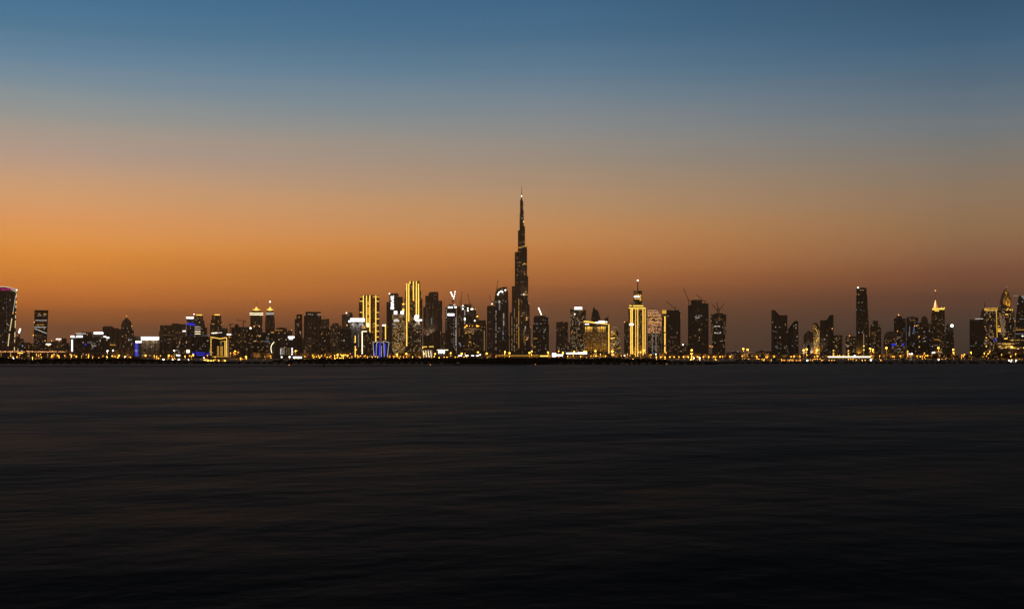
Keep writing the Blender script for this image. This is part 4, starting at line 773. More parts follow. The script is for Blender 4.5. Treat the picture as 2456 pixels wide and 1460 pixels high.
# -- wedge topped pair
b = Bld('office_tower', 'left of two wedge-topped dark tower groups, tall wing at left', 'tower', 4700, 1882, 'wedge-topped tower groups')
b.poly('side_wing', 'glass', [(1850, None), (1850, 743.5), (1856.5, 744), (1866.5, 758.5), (1868, 765), (1868, None)], 30, 2); b.poly('roof', 'black', [(1850, 744), (1852, 743), (1858.5, 743.5), (1869.5, 755.5), (1868, 766), (1866, 760), (1856.5, 746)], 30, -2)
b.boxes('wall', 'dark', [(1866, 1888.5, 755.5, dict(off=-4, d=34)), (1867, 1894, 793, dict(off=3, d=38))])
b.poly('side_wing', 'glass', [(1897, None), (1897, 790), (1909, 773), (1914.5, 772), (1915.5, None)], 30, 2); b.poly('roof', 'black', [(1890, None), (1890, 789), (1904, 771), (1909, 769.5), (1914.5, 770), (1914.5, 772.5), (1908, 774), (1898, 791), (1897, None)], 26, -2)
b.beacon('wpink', 1871, 809, 1.9); b.win('wwarm', (1884, 777, 1.8, 1.4), (1884, 780, 2, 1.2), (1883.5, 835), (1872, 835, 3, 1.2), (1871, 852, 4, 1)); b.win('wcool', (1855, 794, 4, 1.2), (1861, 795.5, 4, 1.2), (1888, 796, 4, 1.4), (1861, 831, 3, 2), (1864.5, 834.5, 4, 1.4), (1864, 829), (1900.5, 829, 3, 1.6), (1913, 828.5, 2, 1.6)); b.rand(10, 1868, 1896, 822, 846, 'wdim wdim wcool'); b.rand(5, 1899, 1913, 815, 846, 'wdim wcool'); ref(1880, 'the left wedge-topped towers')
b = Bld('office_tower', 'right of two wedge-topped groups, its left wing washed in gold light', 'tower', 4650, 1974, 'wedge-topped tower groups')
b.poly('side_wing', 'goldroom', [(1950.5, None), (1950.5, 774.5), (1952, 774.5), (1966, 793), (1966, None)], 28, 2); b.poly('roof', 'black', [(1951, 774), (1957, 774), (1960, 775.5), (1967.5, 788), (1967.5, 800), (1965, 792), (1953, 776)], 26, -2)
b.boxes('wall', 'dark', [(1967, 1986, 767.5, dict(off=-3, d=34)), (1966, 1986, 790, dict(off=1, d=38))]); b.poly('side_wing', 'dark', [(1985, None), (1985, 771), (1990, 757), (1999, 755.3), (1999, 800), (2001.5, 806), (2001.5, None)], 30, 2); b.poly('roof', 'black', [(1981, 770), (1990, 755.5), (1998.6, 755.2), (1990, 758.5), (1985.5, 772), (1984, 790)], 28, -1)
b.uplight(1958, 850, 12, 1.4e5, (1, .5, .06)); b.beacon('orange', 1996, 788, 1.1); b.beacon('wdim', 1984.5, 792, .9); b.beacon('wdim', 1968, 792, .9); b.win('wwarm', (1999, 820, 2.4, 1.8), (1972, 830, 2.4, 2)); b.rand(22, 1968, 1985, 812, 846, 'wdim wcool'); b.rand(40, 1952, 1965, 782, 848, 'wamb wamb golds', 1.5, 1.2, 2.2, 2.2); ref(1972, 'the gold-winged wedge towers')
b = Bld('apartment_block', 'far grey block with gabled top behind the grey arch', 'building', 6600, 1939); b.poly('wall', 'concrete', [(1927, None), (1927.5, 804), (1934, 796.5), (1939.5, 792), (1945, 796), (1950, 792.5), (1953, 792.5), (1953, None)], 40); b.beacon('wdim', 1926.5, 801, .8); b.beacon('wdim', 1939.5, 800.5, .8)
b = Bld('gate_building', 'pale grey gabled gate with dark arched opening between wedge-topped groups', 'building', 4300, 1938)
b.poly('wall', 'pale', [(1924.5, None), (1925.5, 824), (1938.5, 814.5), (1951, 823), (1951.5, None), (1943, None), (1943, 830), (1941, 826), (1938.5, 825), (1937, 826), (1935.3, 830), (1935.3, None)], 34); b.strip('black', [(1923.5, 824.5), (1938.5, 813.8), (1951, 822.5)], 1.4, part='eave'); b.boxes('opening_shade', 'black', [(1935.3, 1943, 826.5, dict(off=-20, d=4))])  # black slab inside the arch stands in for the opening's shade
b.uplight(1929, 849, 10, 2.6e4, (1, .8, .7)); b.uplight(1947, 849, 10, 2.6e4, (1, .8, .7)); ref(1938, 'the gabled grey gate')
b = Bld('apartment_block', 'low brown block with lit windows right of gold-winged wedge towers', 'building', 5200, 2011); b.boxes('wall', 'brown', [(2000, 2020.5, 804, dict(edge=2016)), (2004, 2018, 803, dict(off=-12, d=12, yb=804))]); b.rand(14, 2002, 2019, 808, 848, 'wdim wwarm'); b.win('wwarm', (2007, 811.5, 5, 1.5), (2014, 811, 2, 2), (2007, 816.5, 3, 1.4), (2007, 830, 4, 4))
b = Bld('apartment_block', 'low block of bright windows with orange beacon left of the tall slab', 'building', 5250, 2041); b.boxes('wall', 'brown', [(2028.5, 2053, 806)]); b.beacon('orange', 2037.5, 805, 1.3); b.win('wwarm', (2034, 811, 4, 1.3), (2033.5, 816.5, 5, 1.6), (2042, 813), (2049, 812.5, 3, 1.6), (2035.5, 829, 4, 2), (2042, 825.5)); b.win('wwhite', (2033, 831, 2.6, 2), (2046, 843)); b.rand(18, 2030, 2051, 810, 848, 'wdim wwarm')
b = Bld('office_tower', 'tall lone dark slab tower with white corner light and lit top slot', 'tower', 5000, 2067)
b.boxes('wall', 'dark', [(2053.5, 2063, 706, dict(d=40)), (2063, 2081.5, 706, dict(off=.6, d=42, top=(2063, 2079))), (2054, 2078.5, 690.5, dict(off=-2, d=36))]); b.box('roof', 'crown', 2060, 2074, 689.3, yb=690.5, d=20, off=-8)
b.poly('side_wall', 'steel', [(2081, None), (2079, 707), (2080, 707), (2084, 790), (2084, None)], 30, -3)
b.beacon('lampw', 2058, 689.5, 1.5, yy=2); b.strip('wwarm', [(2062, 695.8), (2072, 695.8)], 1.3, off=-1); b.beacon('orange', 2059.5, 706, .7)
for x, y in ((2066.7, 725.7), (2066.8, 735), (2071.5, 714), (2060, 736), (2080, 736), (2061, 764.5), (2080.5, 764.5), (2062, 788), (2071.5, 792)): b.win('wdim', (x, y, 1.6, 1.4))
b.column_dots('wwarm', 2071.5, 800, 850, 20, 2.2, 1.8, .1); b.uplight(2060, 850, 10, 1.2e5, (1, .5, .06)); b.rand(6, 2065, 2078, 740, 800, 'wdim'); ref(2067, 'the lone tall slab')
b = Bld('apartment_tower', 'dark stepped tower against the right side of the tall slab', 'tower', 5300, 2098); b.boxes('wall', 'brown', [(2084, 2113.5, 786, dict(d=40)), (2088, 2110.5, 779, dict(off=-2, d=36)), (2093.5, 2106, 769, dict(off=-6, d=28))]); b.strip('wdim', [(2085.3, 788), (2085.3, 808)], 2); b.beacon('wwarm', 2107.5, 781.5, .9); b.rand(26, 2087, 2112, 790, 846, 'wdim wdim wwarm'); b.win('wdim', (2086, 784, 4, 1.3), (2097, 800, 8, 1.2), (2096, 804, 7, 1.2), (2104, 795, 5, 1)); ref(2098, 'the dark stepped tower')
b = Bld('office_building', 'dome-roofed dark building with blue sign, left of round tower', 'building', 4600, 2134)
b.boxes('wall', 'brown', [(2119, 2150, 811, dict(d=44))]); b.lathe('dome', 'crown', 2136, [(16, 812), (15.5, 805), (13, 799), (9, 795.8), (4, 794.3), (.4, 794)], yc=22); b.sign('blue', 2138.5, 2148.5, 824, 829)
b.win('wwarm', (2123, 817, 3, 1.4), (2130, 817, 3, 1.4), (2125, 823, 2.4, 2), (2131, 821.5, 2.4, 1)); b.rand(18, 2121, 2148, 815, 848, 'wdim wwarm wpink'); ref(2130, 'the dome-roofed dark building')
b = Bld('office_tower', 'dark glass tower with orange roof beacon left of the round tower', 'tower', 4900, 2158)
b.boxes('wall', 'dark', [(2144, 2163, 762, dict(d=38)), (2163, 2172.5, 764, dict(off=-2, d=34)), (2141, 2172, 800, dict(off=8, d=46)), (2150, 2163.5, 758.5, dict(off=-6, d=24, yb=762))]); b.beacon('orange', 2155.3, 754.6, 1.5, yy=8); b.mast('pole', 'metal', 2155.3, 759, 755, .5, .4, 8); b.beacon('orange', 2152.5, 794, 1.1)
b.strip('crown', [(2146, 763), (2162, 763)], 2, part='cornice'); b.sign('blue', 2164, 2168, 823, 829); b.win('wwarm', (2156, 809, 10, 1.3), (2151, 812.5, 5, 1.2), (2153, 829, 5, 1.4), (2168, 832), (2156, 835, 4, 1), (2160, 843.5, 14, 1.2)); b.win('wcool', (2152, 837, 6, 1.5), (2159, 837, 4, 1.5), (2151.5, 808.5, 3, 1.4)); b.rand(24, 2143, 2171, 804, 848, 'wdim wwarm wcool'); b.rand(8, 2146, 2170, 768, 798, 'wdim wcool')
b = Bld('office_tower', 'round dark tower with shallow domed roof and blue-white light streaks', 'tower', 4800, 2188)
b.lathe('wall', 'bluelit', 2188, [(14.2, None), (14.2, 763)], yc=23, n=26); b.lathe('roof', 'crown', 2188, [(14.8, 763), (14.2, 761), (10, 759.4), (1, 758.7), (.4, 758), (.2, 755)], yc=23, n=26)
for x, y in ((2184.3, 768.3), (2190.5, 768.3), (2194.5, 768.3), (2194, 774.5)): b.win('wwarm', (x, y, 2.4, 1.7))
b.column_dots('wcool', 2181.8, 783, 805, 10, 2, 1.9, .1); b.column_dots('wcool', 2180.5, 796, 804, 4, 2.4, 1.6); b.column_dots('cyan', 2192, 785, 796, 5, 1.4, 2); b.strip('wdim', [(2178, 766), (2194, 765.4)], .7); b.rand(10, 2178, 2198, 800, 845, 'wdim'); b.beacon('orange', 2194, 781, 1.2); b.beacon('orange', 2199, 781, 1.2); ref(2188, 'the round domed tower')
b = Bld('apartment_tower', 'brown tower with paired warm lights squeezed right of the round tower', 'tower', 5000, 2203); b.boxes('wall', 'brown', [(2197, 2212, 774, dict(d=34))])
for x, y, w in ((2198.5, 807, 3), (2204.3, 807, 3), (2200.5, 811.3, 7), (2199, 831.7, 3), (2204.8, 831.7, 2.6), (2204.5, 786.5, 2.4), (2211, 786.5, 2.4), (2199, 786, 2)): b.win('golds' if y in (807, 831.7) else 'wwarm', (x, y, w, 1.6))
b.rand(8, 2198, 2210, 790, 848, 'wdim')
b = Bld('office_tower', 'onion-domed tower behind a pointed dark arch front', 'tower', 5350, 2217); b.boxes('wall', 'stone', [(2206, 2227, 773, dict(d=36))]); b.lathe('dome', 'crown', 2217, [(8, 774), (8.2, 767), (7.6, 763.5), (5.8, 760.5), (2.8, 758.6), (.7, 757.2), (.25, 754.5)], yc=18); b.rand(6, 2208, 2225, 778, 800, 'wdim')
b = Bld('office_tower', 'dark tower with pointed arch outline below the onion dome', 'tower', 4900, 2221); b.poly('wall', 'dark', [(2210, None), (2210.5, 815), (2213, 798), (2216.5, 786), (2220, 780), (2226, 787), (2231, 800), (2234, 818), (2234.5, None)], 30); b.win('wwhite', (2217, 795.5, 3, 1.4), (2216, 811, 4, 1.4), (2221, 808, 2, 1), (2229, 793.5, 2, 2), (2218, 818, 5, 1.2)); b.rand(9, 2212, 2232, 800, 845, 'wdim wcool')
b = Bld('apartment_block', 'gold-cornered pale strip tower left of the spire-lit tower', 'building', 5600, 2229); b.boxes('wall', 'pale', [(2225, 2238, 776, dict(d=24))]); b.beacon('orange', 2235, 780.7, 1.2); b.beacon('orange', 2239, 780.7, 1.2, yy=-2); b.rand(5, 2227, 2236, 784, 840)
b = Bld('hotel_tower', 'dark tower with glowing gold crown and triangular lit spire', 'tower', 5100, 2250)
b.boxes('wall', 'brown', [(2232.5, 2266, 770, dict(d=46)), (2234, 2266, 752, dict(off=-1, d=44)), (2235.5, 2265.5, 742.5, dict(off=-2, d=42))]); b.boxes('crown', 'gold', [(2236, 2266, 738.5, dict(off=-1, d=40, yb=742.5))])
b.strip('golds', [(2236, 740.7), (2265, 740.7)], 3.4); b.strip('golds', [(2237, 742.8), (2243, 742)], 1.2); b.strip('golds', [(2242, 745), (2252, 745)], 2.2); b.beacon('golds', 2258.5, 738, 1); b.beacon('golds', 2265, 738, 1.1)
b.poly('spire', 'orange', [(2238.5, 739), (2243.3, 717.5), (2250, 739)], 8, -12).data.materials[0] = emit('orange_spire_glow', (1, .30, .06), 1.0); b.strip('warmw', [(2243.4, 720), (2242.5, 738)], 1.2, off=-10); b.strip('golds', [(2243.2, 721), (2239.5, 738)], 1.2, off=-10)  # floodlighting is put into the spire's own orange emission
b.mast('antenna', 'metal', 2243.4, 719, 698, .5, .35, 14); b.beacon('orange', 2243.3, 696.4, 1.5, yy=14); b.beacon('wdim', 2243.3, 706, .7, yy=14); b.beacon('wdim', 2243.3, 711, .7, yy=14)
for y, x0, x1 in ((814.3, 2240, 2253), (816, 2252, 2254), (843.5, 2242, 2260)): b.strip('wamb', [(x0, y), (x1, y)], 1.1)
b.sign('white', 2235, 2243, 844.2, 846.4); b.win('wcool', (2245, 828, 8, 1.4), (2256, 846.7, 10, 1.2)); b.rand(50, 2236, 2264, 756, 846, 'wdim wdim wdim wwarm'); ref(2250, 'the lit triangular spire')
b = Bld('office_tower', 'dark tower with sail-shaped top and dazzling white lamp', 'tower', 4950, 2276); b.poly('wall', 'dark', [(2266, None), (2267, 786), (2271, 779), (2277, 773.5), (2275.5, 779), (2280, 782), (2285.5, 788), (2287.5, 800), (2289, None)], 36); b.beacon('lampw', 2283.3, 781, 3.4, yy=-4); b.mast('pole', 'metal', 2283.3, 788, 781, .6, .5, -2); b.win('wwhite', (2268.5, 787, 2, 1.4), (2266.5, 792.5, 2, 1.4)); b.win('wwarm', (2270.5, 831, 2, 1.4), (2286.5, 805.5, 2, 1.4)); b.win('wcool', (2272.5, 820.5, 4, 1.4)); b.rand(10, 2268, 2285, 795, 845, 'wdim'); ref(2280, 'the dazzling white lamp tower')
b = Bld('office_block', 'blank dark slab with a white line along part of its roof', 'tower', 4500, 2343); b.boxes('wall', 'dark', [(2325.5, 2331, 767, dict(off=.6, d=38)), (2331, 2351, 768.5, dict(d=38)), (2351, 2361, 766.5, dict(off=.6, d=38))]); b.box('roof', 'metal', 2325.5, 2361, 765.5, yb=766.5, d=36, off=-1); b.strip('whites', [(2339, 764.5), (2358, 764.2)], 1.3, off=0); b.rand(4, 2332, 2350, 790, 840, 'wdim'); ref(2343, 'the blank dark slab')
b = Bld('office_tower', 'dark curved-shoulder tower with short mast behind gold-topped tower', 'tower', 5500, 2357); b.poly('wall', 'concrete', [(2350, None), (2350.5, 762), (2352.5, 750), (2355.5, 742), (2358.5, 740), (2364, 740), (2364, None)], 30); b.mast('antenna', 'metal', 2362, 740, 724, 1.5, 1.3, 10); b.beacon('wdim', 2360, 757, .8)
b = Bld('hotel_tower', 'dark window-dotted tower with glowing gold top band and gold edge', 'tower', 4900, 2377)
b.boxes('wall', 'busy', [(2360.5, 2393, 745.5, dict(d=42))]); b.boxes('crown', 'goldroom', [(2360, 2393.5, 738.2, dict(off=1, d=42, yb=745.5))]); b.strip('goldsoft', [(2360.5, 741.3), (2367, 741.3)], 5); b.strip('goldsoft', [(2367, 739.6), (2393, 739.4)], 1.8)
for i in range(8): b.win('golds', (2368+i*3.2, 744, 1.8, 1.6))
b.strip('goldsoft', [(2389.7, 744), (2391.5, 809)], 1.8); b.sign('blue', 2384.5, 2391.5, 812, 816.5); b.win('golds', (2365.6, 810, 3, 2.2), (2365.5, 830, 3, 3), (2374.5, 842, 2, 2)); b.rand(44, 2362, 2388, 748, 842, 'wdim wwarm wpink wamb'); ref(2377, 'the gold-topped dotted tower')
b = Bld('hotel_tower', 'tower under a large pointed dome half washed in gold', 'tower', 5050, 2414)
b.boxes('wall', 'busy', [(2392.5, 2433, 748, dict(d=50)), (2394, 2431, 737.5, dict(off=-3, d=44))]); b.lathe('dome', 'crown', 2411.5, [(14, 738), (14, 730), (12.8, 720), (10, 709), (6.2, 700), (3, 695.5), (1.2, 693.4)], yc=20, n=26)
b.lathe('dome_panel', 'gold', 2413.6, [(12.4, 735), (12.4, 728), (11.2, 718), (8.6, 709), (5.4, 700), (2.6, 695), (.6, 693.4)], yc=17, n=26); b.lathe('lantern', 'gold', 2412.6, [(3.4, 706), (3, 700), (2.2, 695.5), (.8, 693), (.3, 688)], yc=4, n=12)
b.uplight(2421, 737, 26, 2.4e5, (1, .58, .08)); b.uplight(2414, 708, 14, 5e4, (1, .6, .1)); b.beacon('wwhite', 2414, 687.4, 1.1, yy=10); b.beacon('wpink', 2399.5, 732.5, 1.0, yy=2)
b.strip('wwarm', [(2422, 738), (2433, 738)], 1.1); b.win('golds', (2415, 743, 3, 2), (2423.5, 743, 3.4, 2), (2428, 743, 3, 2), (2414.5, 753.8, 7, 1.6)); b.win('goldsoft', (2417.5, 740, 3, 4), (2396.5, 791, 8, 9)); b.win('golds', (2397.5, 794.5, 8, 1.6), (2395.5, 781.6, 2.6, 2))
for i in range(24): b.win('wpink' if i % 2 else 'wwarm', (2398+i*.4+b.r.uniform(-1, 2), 752+i*2.3, 5, 1.1), (2408+b.r.uniform(-2, 2), 758+i*2, 4, 1.0))
b.beacon('orange', 2434, 770, 1.0); b.rand(24, 2394, 2432, 752, 815, 'wdim wamb wwarm'); ref(2414, 'the gold-washed pointed dome')
b = Bld('office_tower', 'dark tower with slanted white-lit roof facet at the right edge', 'tower', 4850, 2456)
b.poly('wall', 'dark', [(2434, None), (2436.5, 760), (2440, 730), (2443.5, 708), (2447, 708), (2475, 740), (2475, None)], 36); b.poly('roof_facet', 'wcool', [(2446.5, 708.5), (2475, 708.5), (2475, 739)], 20, -4); b.strip('wwhite', [(2430, 709), (2444, 708.5)], .7, off=-2); b.strip('wcool', [(2445, 765), (2470, 764.6)], 1, off=.8)  # roof facet emits its white light itself, with the window glow material
for y in (790.6, 800.5): b.strip('wamb' if y < 800 else 'wcool', [(2436, y), (2470, y)], 1.4)
b.win('lampw', (2452.5, 805.5, 3, 2)); b.rand(22, 2441, 2470, 740, 810, 'wdim wwarm wcool')
b = Bld('low_building', 'long low podium of lit floor lines at the right edge', 'building', 4300, 2430); b.boxes('wall', 'brown', [(2391, 2480, 812, dict(d=40))])
for y, x0, x1 in ((815.7, 2421, 2455), (822.5, 2392, 2432), (825, 2393, 2430), (830.5, 2392, 2425), (833.5, 2394, 2456), (836, 2420, 2440)): 
    x = x0
    while x < x1:
        w = b.r.uniform(2, 9); b.win(b.r.choice(['wwarm', 'wwarm', 'wamb', 'golds']), (x+w/2, y, w, 1.3)); x += w+b.r.uniform(.5, 3)
b.win('golds', (2412.5, 811.7, 8, 2.4)); ref(2440, 'the lit podium')
# ------------------------------------------------------------ cranes
def at(px, py, D): return Vector(((px-CX)/F*D, D, EYE+(HZ-py)*D/F))
def crane(label, D, base, top, jib, lit=0, back=None, r=2.2):
    p0, p1 = at(*base, D), at(*top, D); tip = at(*jib, D-6)
    root = empty('tower_crane', p0); tag(root, label, 'crane', 'tower cranes on the skyline')
    p1 -= p0; tip -= p0; o = Vector((0, 0, 0))
    def truss(name, a, b, w):
        q = MB(); n = max(3, int((b-a).length/6)); t = (b-a).normalized(); s = t.cross(Vector((0, 1, 0))).normalized()*w/2; u = Vector((0, w/2, 0))
        for c in (s+u, s-u, -s+u, -s-u): q.bar(a+c, b+c, .75)
        for i in range(n):
            f0, f1 = a.lerp(b, i/n), a.lerp(b, (i+1)/n); k = s if i % 2 else -s
            q.bar(f0+k-u, f1-k-u, .5); q.bar(f0+k+u, f1-k+u, .5)
        return q.build(name, M['metal'], root)
    truss('mast', o, p1, r); j = truss('jib', p1, tip, r*.8)
    d = tip-p1; bk = p1+Vector((-math.copysign(9, d.x), 0, 2.0)) if back is None else at(*back, D)-p0
    truss('counter_jib', p1, bk, r*.7)
    q = MB(); q.box(bk.x-2, bk.x+2, bk.y-1.5, bk.y+1.5, bk.z-4.5, bk.z-1); q.build('counterweight', M['metal'], root)
    q = MB(); q.box(p1.x-1.3, p1.x+1.3, -2.6, -.4, p1.z-3, p1.z); q.build('cab', M['metal'], root)
    for i in range(lit):
        f = p1.lerp(tip, (i+.5)/lit) if lit > 1 else tip
        l = bpy.data.objects.new('work_lamp', unit(M['lampw'], 'ball')); COL.objects.link(l); l.parent = root; l.location = f+Vector((0, -3, 0)); l.scale = (2.3,)*3
crane('small crane jib strung with three white lamps beside the magenta-topped tower', 4000, (46, 806), (46, 799), (49.5, 787.5), 3)
crane('small flat-jib crane at left end of the dark concrete block', 4480, (552.5, 800), (552.8, 777), (560, 777), 0, (551, 777))
crane('taller flat-jib crane between concrete block and twin gold-finial towers', 4440, (583.5, 784), (583.8, 769), (567, 767.8), 0, (589, 769.5))
crane('right-leaning crane jib of a dazzling white-lit pair above unfinished tower', 5650, (1087.5, 731), (1087.5, 719), (1092.3, 697), 4, (1083, 722))
crane('left-leaning crane jib of a dazzling white-lit pair above unfinished tower', 5690, (1086, 733), (1086, 712), (1081, 699.5), 4, (1091, 716))
crane('thin unlit crane leaning right, left of two over ragged-topped tower', 5880, (1105.5, 733), (1105.7, 723), (1108.8, 699), 0, (1103, 724))
crane('thin unlit crane leaning left, right of two over ragged-topped tower', 5870, (1126.5, 732), (1126, 726), (1122, 703), 0, (1129, 727))
crane('thin faint crane left of the curved-top tower', 5545, (1179, 734), (1178.5, 726), (1174.5, 707), 0, (1183, 722))
crane('upright crane mast on shoulder of the curved-top tower', 5640, (1192, 694), (1192.3, 688), (1194.6, 671), 0, (1191, 690))
crane('leaning crane jib dotted with white lamps, right of the tallest tower', 5480, (1299, 758), (1298.8, 755.5), (1291, 737), 5, (1301, 753))
crane('long thin crane leaning left above the flat tower with gold edge', 5440, (1618.5, 743.5), (1618.5, 740), (1598, 722), 0, (1621, 736.5))
crane('tallest thin crane leaning left on the broad unfinished tower', 5590, (1652.5, 731), (1652, 722), (1640, 692), 0, (1653.5, 719))
crane('crane leaning left from right roof of the broad unfinished tower', 5585, (1690.5, 727.5), (1690, 724), (1671, 706), 0, (1693, 721))
crane('left crane of three crowning the flared unfinished tower', 5690, (1721, 752), (1720.5, 744), (1708, 730), 0, (1723, 741.5))
crane('middle upright crane of three crowning the flared unfinished tower', 5695, (1722.5, 752), (1722, 741), (1719.5, 725), 0, (1724, 738.5))
crane('right crane of three crowning the flared unfinished tower', 5685, (1725.5, 752), (1725.5, 745), (1736.5, 728), 0, (1723, 741))

# ------------------------------------------------------------ low background blocks between the towers
for x0, x1, yt, D, mt, lab in [
 (-20, 36, 842, 5200, 'brown', 'low dim block under the magenta-topped tower at the left edge'),
 (262, 322, 838, 3950, 'brown', 'low dark block at the foot of the domed stone block'),
 (497, 560, 838, 3900, 'brown', 'low dim block behind the foot of the gold-outlined block'),
 (600, 662, 845, 3550, 'brown', 'low dim wall of rooms below the gold crescent block'),
 (715, 800, 846, 3650, 'brown', 'low dim block below the broad ribbed tower'),
 (795, 842, 842, 3800, 'dark', 'low dark block below the pointed-roof dark tower'),
 (886, 945, 846, 4300, 'brown', 'low dim block behind the blue and white pavilion'),
 (940, 1015, 846, 4150, 'gold', 'low amber-washed podium below the tallest gold-striped tower'),
 (1070, 1112, 846, 4250, 'dark', 'low dark block below the unfinished tower with white bars'),
 (1160, 1225, 846, 4400, 'brown', 'low podium left of the tallest tower foot'),
 (1275, 1335, 848, 4500, 'stone', 'low podium right of the tallest tower foot'),
 (1360, 1462, 850, 4350, 'gold', 'low amber-washed podium in front of the broad gold-washed hotel'),
 (1462, 1512, 849, 4300, 'brown', 'low brown podium below the egg-shaped amber tower'),
 (1545, 1600, 847, 4450, 'gold', 'low amber podium below the rosy banded tower'),
 (1600, 1660, 849, 4350, 'brown', 'low brown podium below the flat tower with gold edge'),
 (1660, 1750, 849, 4280, 'brown', 'low brown podium below the broad unfinished tower'),
 (1742, 1800, 850, 4260, 'brown', 'low dim roadside block under the pair of tall amber lamps'),
 (1796, 1852, 848, 4240, 'brown', 'low dim roadside block left of the left wedge-topped towers'),
 (1845, 1925, 850, 4200, 'brown', 'low brown podium below the left wedge-topped towers'),
 (1950, 2060, 851, 4150, 'brown', 'low brown podium below the gold-winged wedge towers'),
 (2060, 2130, 850, 4050, 'brown', 'low brown podium below the lone tall slab'),
 (2130, 2200, 850, 4020, 'brown', 'low brown podium below the dome-roofed dark building'),
 (2195, 2300, 849, 4010, 'brown', 'low brown podium below the lit triangular spire'),
 (2318, 2400, 849, 3950, 'dark', 'low dark podium below the blank dark slab')]:
    b = Bld('low_building', lab, 'building', D, (x0+x1)/2)
    xm = x0+(x1-x0)*b.r.uniform(.3, .7)
    b.boxes('wall', mt, [(x0, xm, yt+b.r.uniform(-1, 1), dict(d=30)), (xm, x1, yt+b.r.uniform(-2, 2), dict(d=30, off=3))])
    for i in range(max(2, int((x1-x0)/22))): b.uplight(x0+(i+.5)*(x1-x0)/max(2, int((x1-x0)/22))+b.r.uniform(-4, 4), 859, 9, (2.0e4 if x0 > 1500 else 1.8e4)*b.r.uniform(.5, 1.4), (1, .5, .09))  # amber wash added so the foot of each block looks lamp-lit
    b.rand(int((x1-x0)/6), x0+2, x1-2, yt+2, 857, 'wdim wdim wdim wwarm', 2, 1.3)

# ------------------------------------------------------------ long lit canopies, shop fronts and a billboard
def pavilion(name, label, cat, x0, x1, y0, y1, D, mat, cols=5):
    b = Bld(name, label, cat, D, (x0+x1)/2); z0, z1 = b.Z(y1), b.Z(y0)
    a, c = b.X(x0), b.X(x1)
    q = MB(); q.box(a, c, 0, 9, z0, z1); q.build('roof', M['metal'], b.root)
    q = MB(); q.box(a+.2, c-.2, -.6, 0, z0+.1, z1-.1); q.build('light_panel', M[mat], b.root)
    for i in range(cols):
        x = a+.8+(c-a-1.6)*i/(cols-1); q = MB(); q.box(x-.35, x+.35, 3, 3.7, 0, z0); q.build('column', M['metal'], b.root)
pavilion('lit_canopy', 'very long glowing white-gold canopy below the lone tall slab', 'canopy', 1985.5, 2088, 854.2, 857.2, 2200, 'warmw', 14)
pavilion('lit_canopy', 'glowing white canopy below the stacked white roof sign', 'canopy', 703, 724, 855, 859, 1800, 'white')
pavilion('lit_canopy', 'long white-lit canopy below the many-windowed hotel', 'canopy', 1358, 1391, 845.4, 848.6, 2400, 'white', 6)
pavilion('lit_canopy', 'shorter white-lit canopy touching the long one below the hotel', 'canopy', 1385, 1408, 844.5, 848.9, 2300, 'white')
pavilion('lit_canopy', 'bright gold canopy strip beside the white billboard', 'canopy', 1295, 1316, 852, 855, 2100, 'golds')
pavilion('lit_canopy', 'thin white canopy light beside amber lamp, below ragged-topped tower', 'canopy', 1099, 1108.5, 851.6, 853.6, 2150, 'white', 3)
pavilion('lit_canopy', 'second thin white canopy light below the ragged-topped tower', 'canopy', 1115, 1124, 851.4, 853.4, 2120, 'white', 3)
pavilion('lit_canopy', 'thin white canopy light below left leg of gate-shaped building', 'canopy', 1130, 1137, 851.6, 853.5, 2110, 'white', 3)
pavilion('lit_canopy', 'thin white canopy light below the gate-shaped building opening', 'canopy', 1141.5, 1148.5, 851.6, 853.6, 2130, 'white', 3)
pavilion('lit_canopy', 'small gold canopy under the long left bridge', 'canopy', 41.5, 55.5, 845, 847.6, 1900, 'golds', 3)
pavilion('lit_canopy', 'thin gold canopy line below the egg-shaped amber tower', 'canopy', 1466, 1480, 853.2, 854.8, 2050, 'wwarm', 4)
pavilion('lit_canopy', 'thin warm canopy below the pointed-roof dark tower', 'canopy', 812.5, 824, 857.2, 859.2, 1500, 'golds', 3)
pavilion('billboard', 'square blazing white billboard among lamps right of the tallest tower', 'billboard', 1324, 1334, 846.5, 855.5, 1900, 'white', 2)
pavilion('billboard', 'long low white screen joined to the blazing square billboard', 'billboard', 1334, 1350, 849.5, 853.5, 1920, 'white', 3)
b = Bld('road_wall', 'long low amber-lit wall along the road before the tallest tower', 'wall', 2500, 1242); q = MB(); q.box(b.X(1193), b.X(1292), 0, .8, b.Z(857), b.Z(852.4)); q.build('wall', plain('ochre_wall', (.4, .28, .14)), b.root)
b.strip('goldsoft', [(1193, 852), (1292, 852.3)], .9, off=.6)

# ------------------------------------------------------------ elevated road at the left
b = Bld('road_bridge', 'long low elevated road bridge with lit parapet at the left', 'bridge', 3000, 120)
q = MB(); q.bar((b.X(-60), 5, b.Z(842.9)), (b.X(166), 5, b.Z(843.1)), 1.9, 10); q.bar((b.X(74), -8, b.Z(846)), (b.X(264), -8, b.Z(846.6)), 1.5, 10); q.build('deck', M['deck'], b.root)
for x in range(-40, 262, 22):
    q = MB(); q.box(b.X(x)-.9, b.X(x)+.9, 3, 6, 0, b.Z(844.2)); q.build('pier', M['deck'], b.root)
for x in range(-10, 160, 17): 
    o = b.unitat('deck_lamp', 'wwarm' if x % 3 else 'golds', x+b.r.uniform(-3, 3), 842.0, .8, .8, shape='ball', yy=-1.2)
for x in range(5, 160, 12):
    li = bpy.data.lights.new('deck_light', 'POINT'); li.energy = 5200; li.color = (1, .6, .3); li.shadow_soft_size = .5
    o = bpy.data.objects.new('deck_light', li); COL.objects.link(o); o.parent = b.root; o.location = (b.X(x), -6, b.Z(840.2))
ref(60, 'the left bridge')

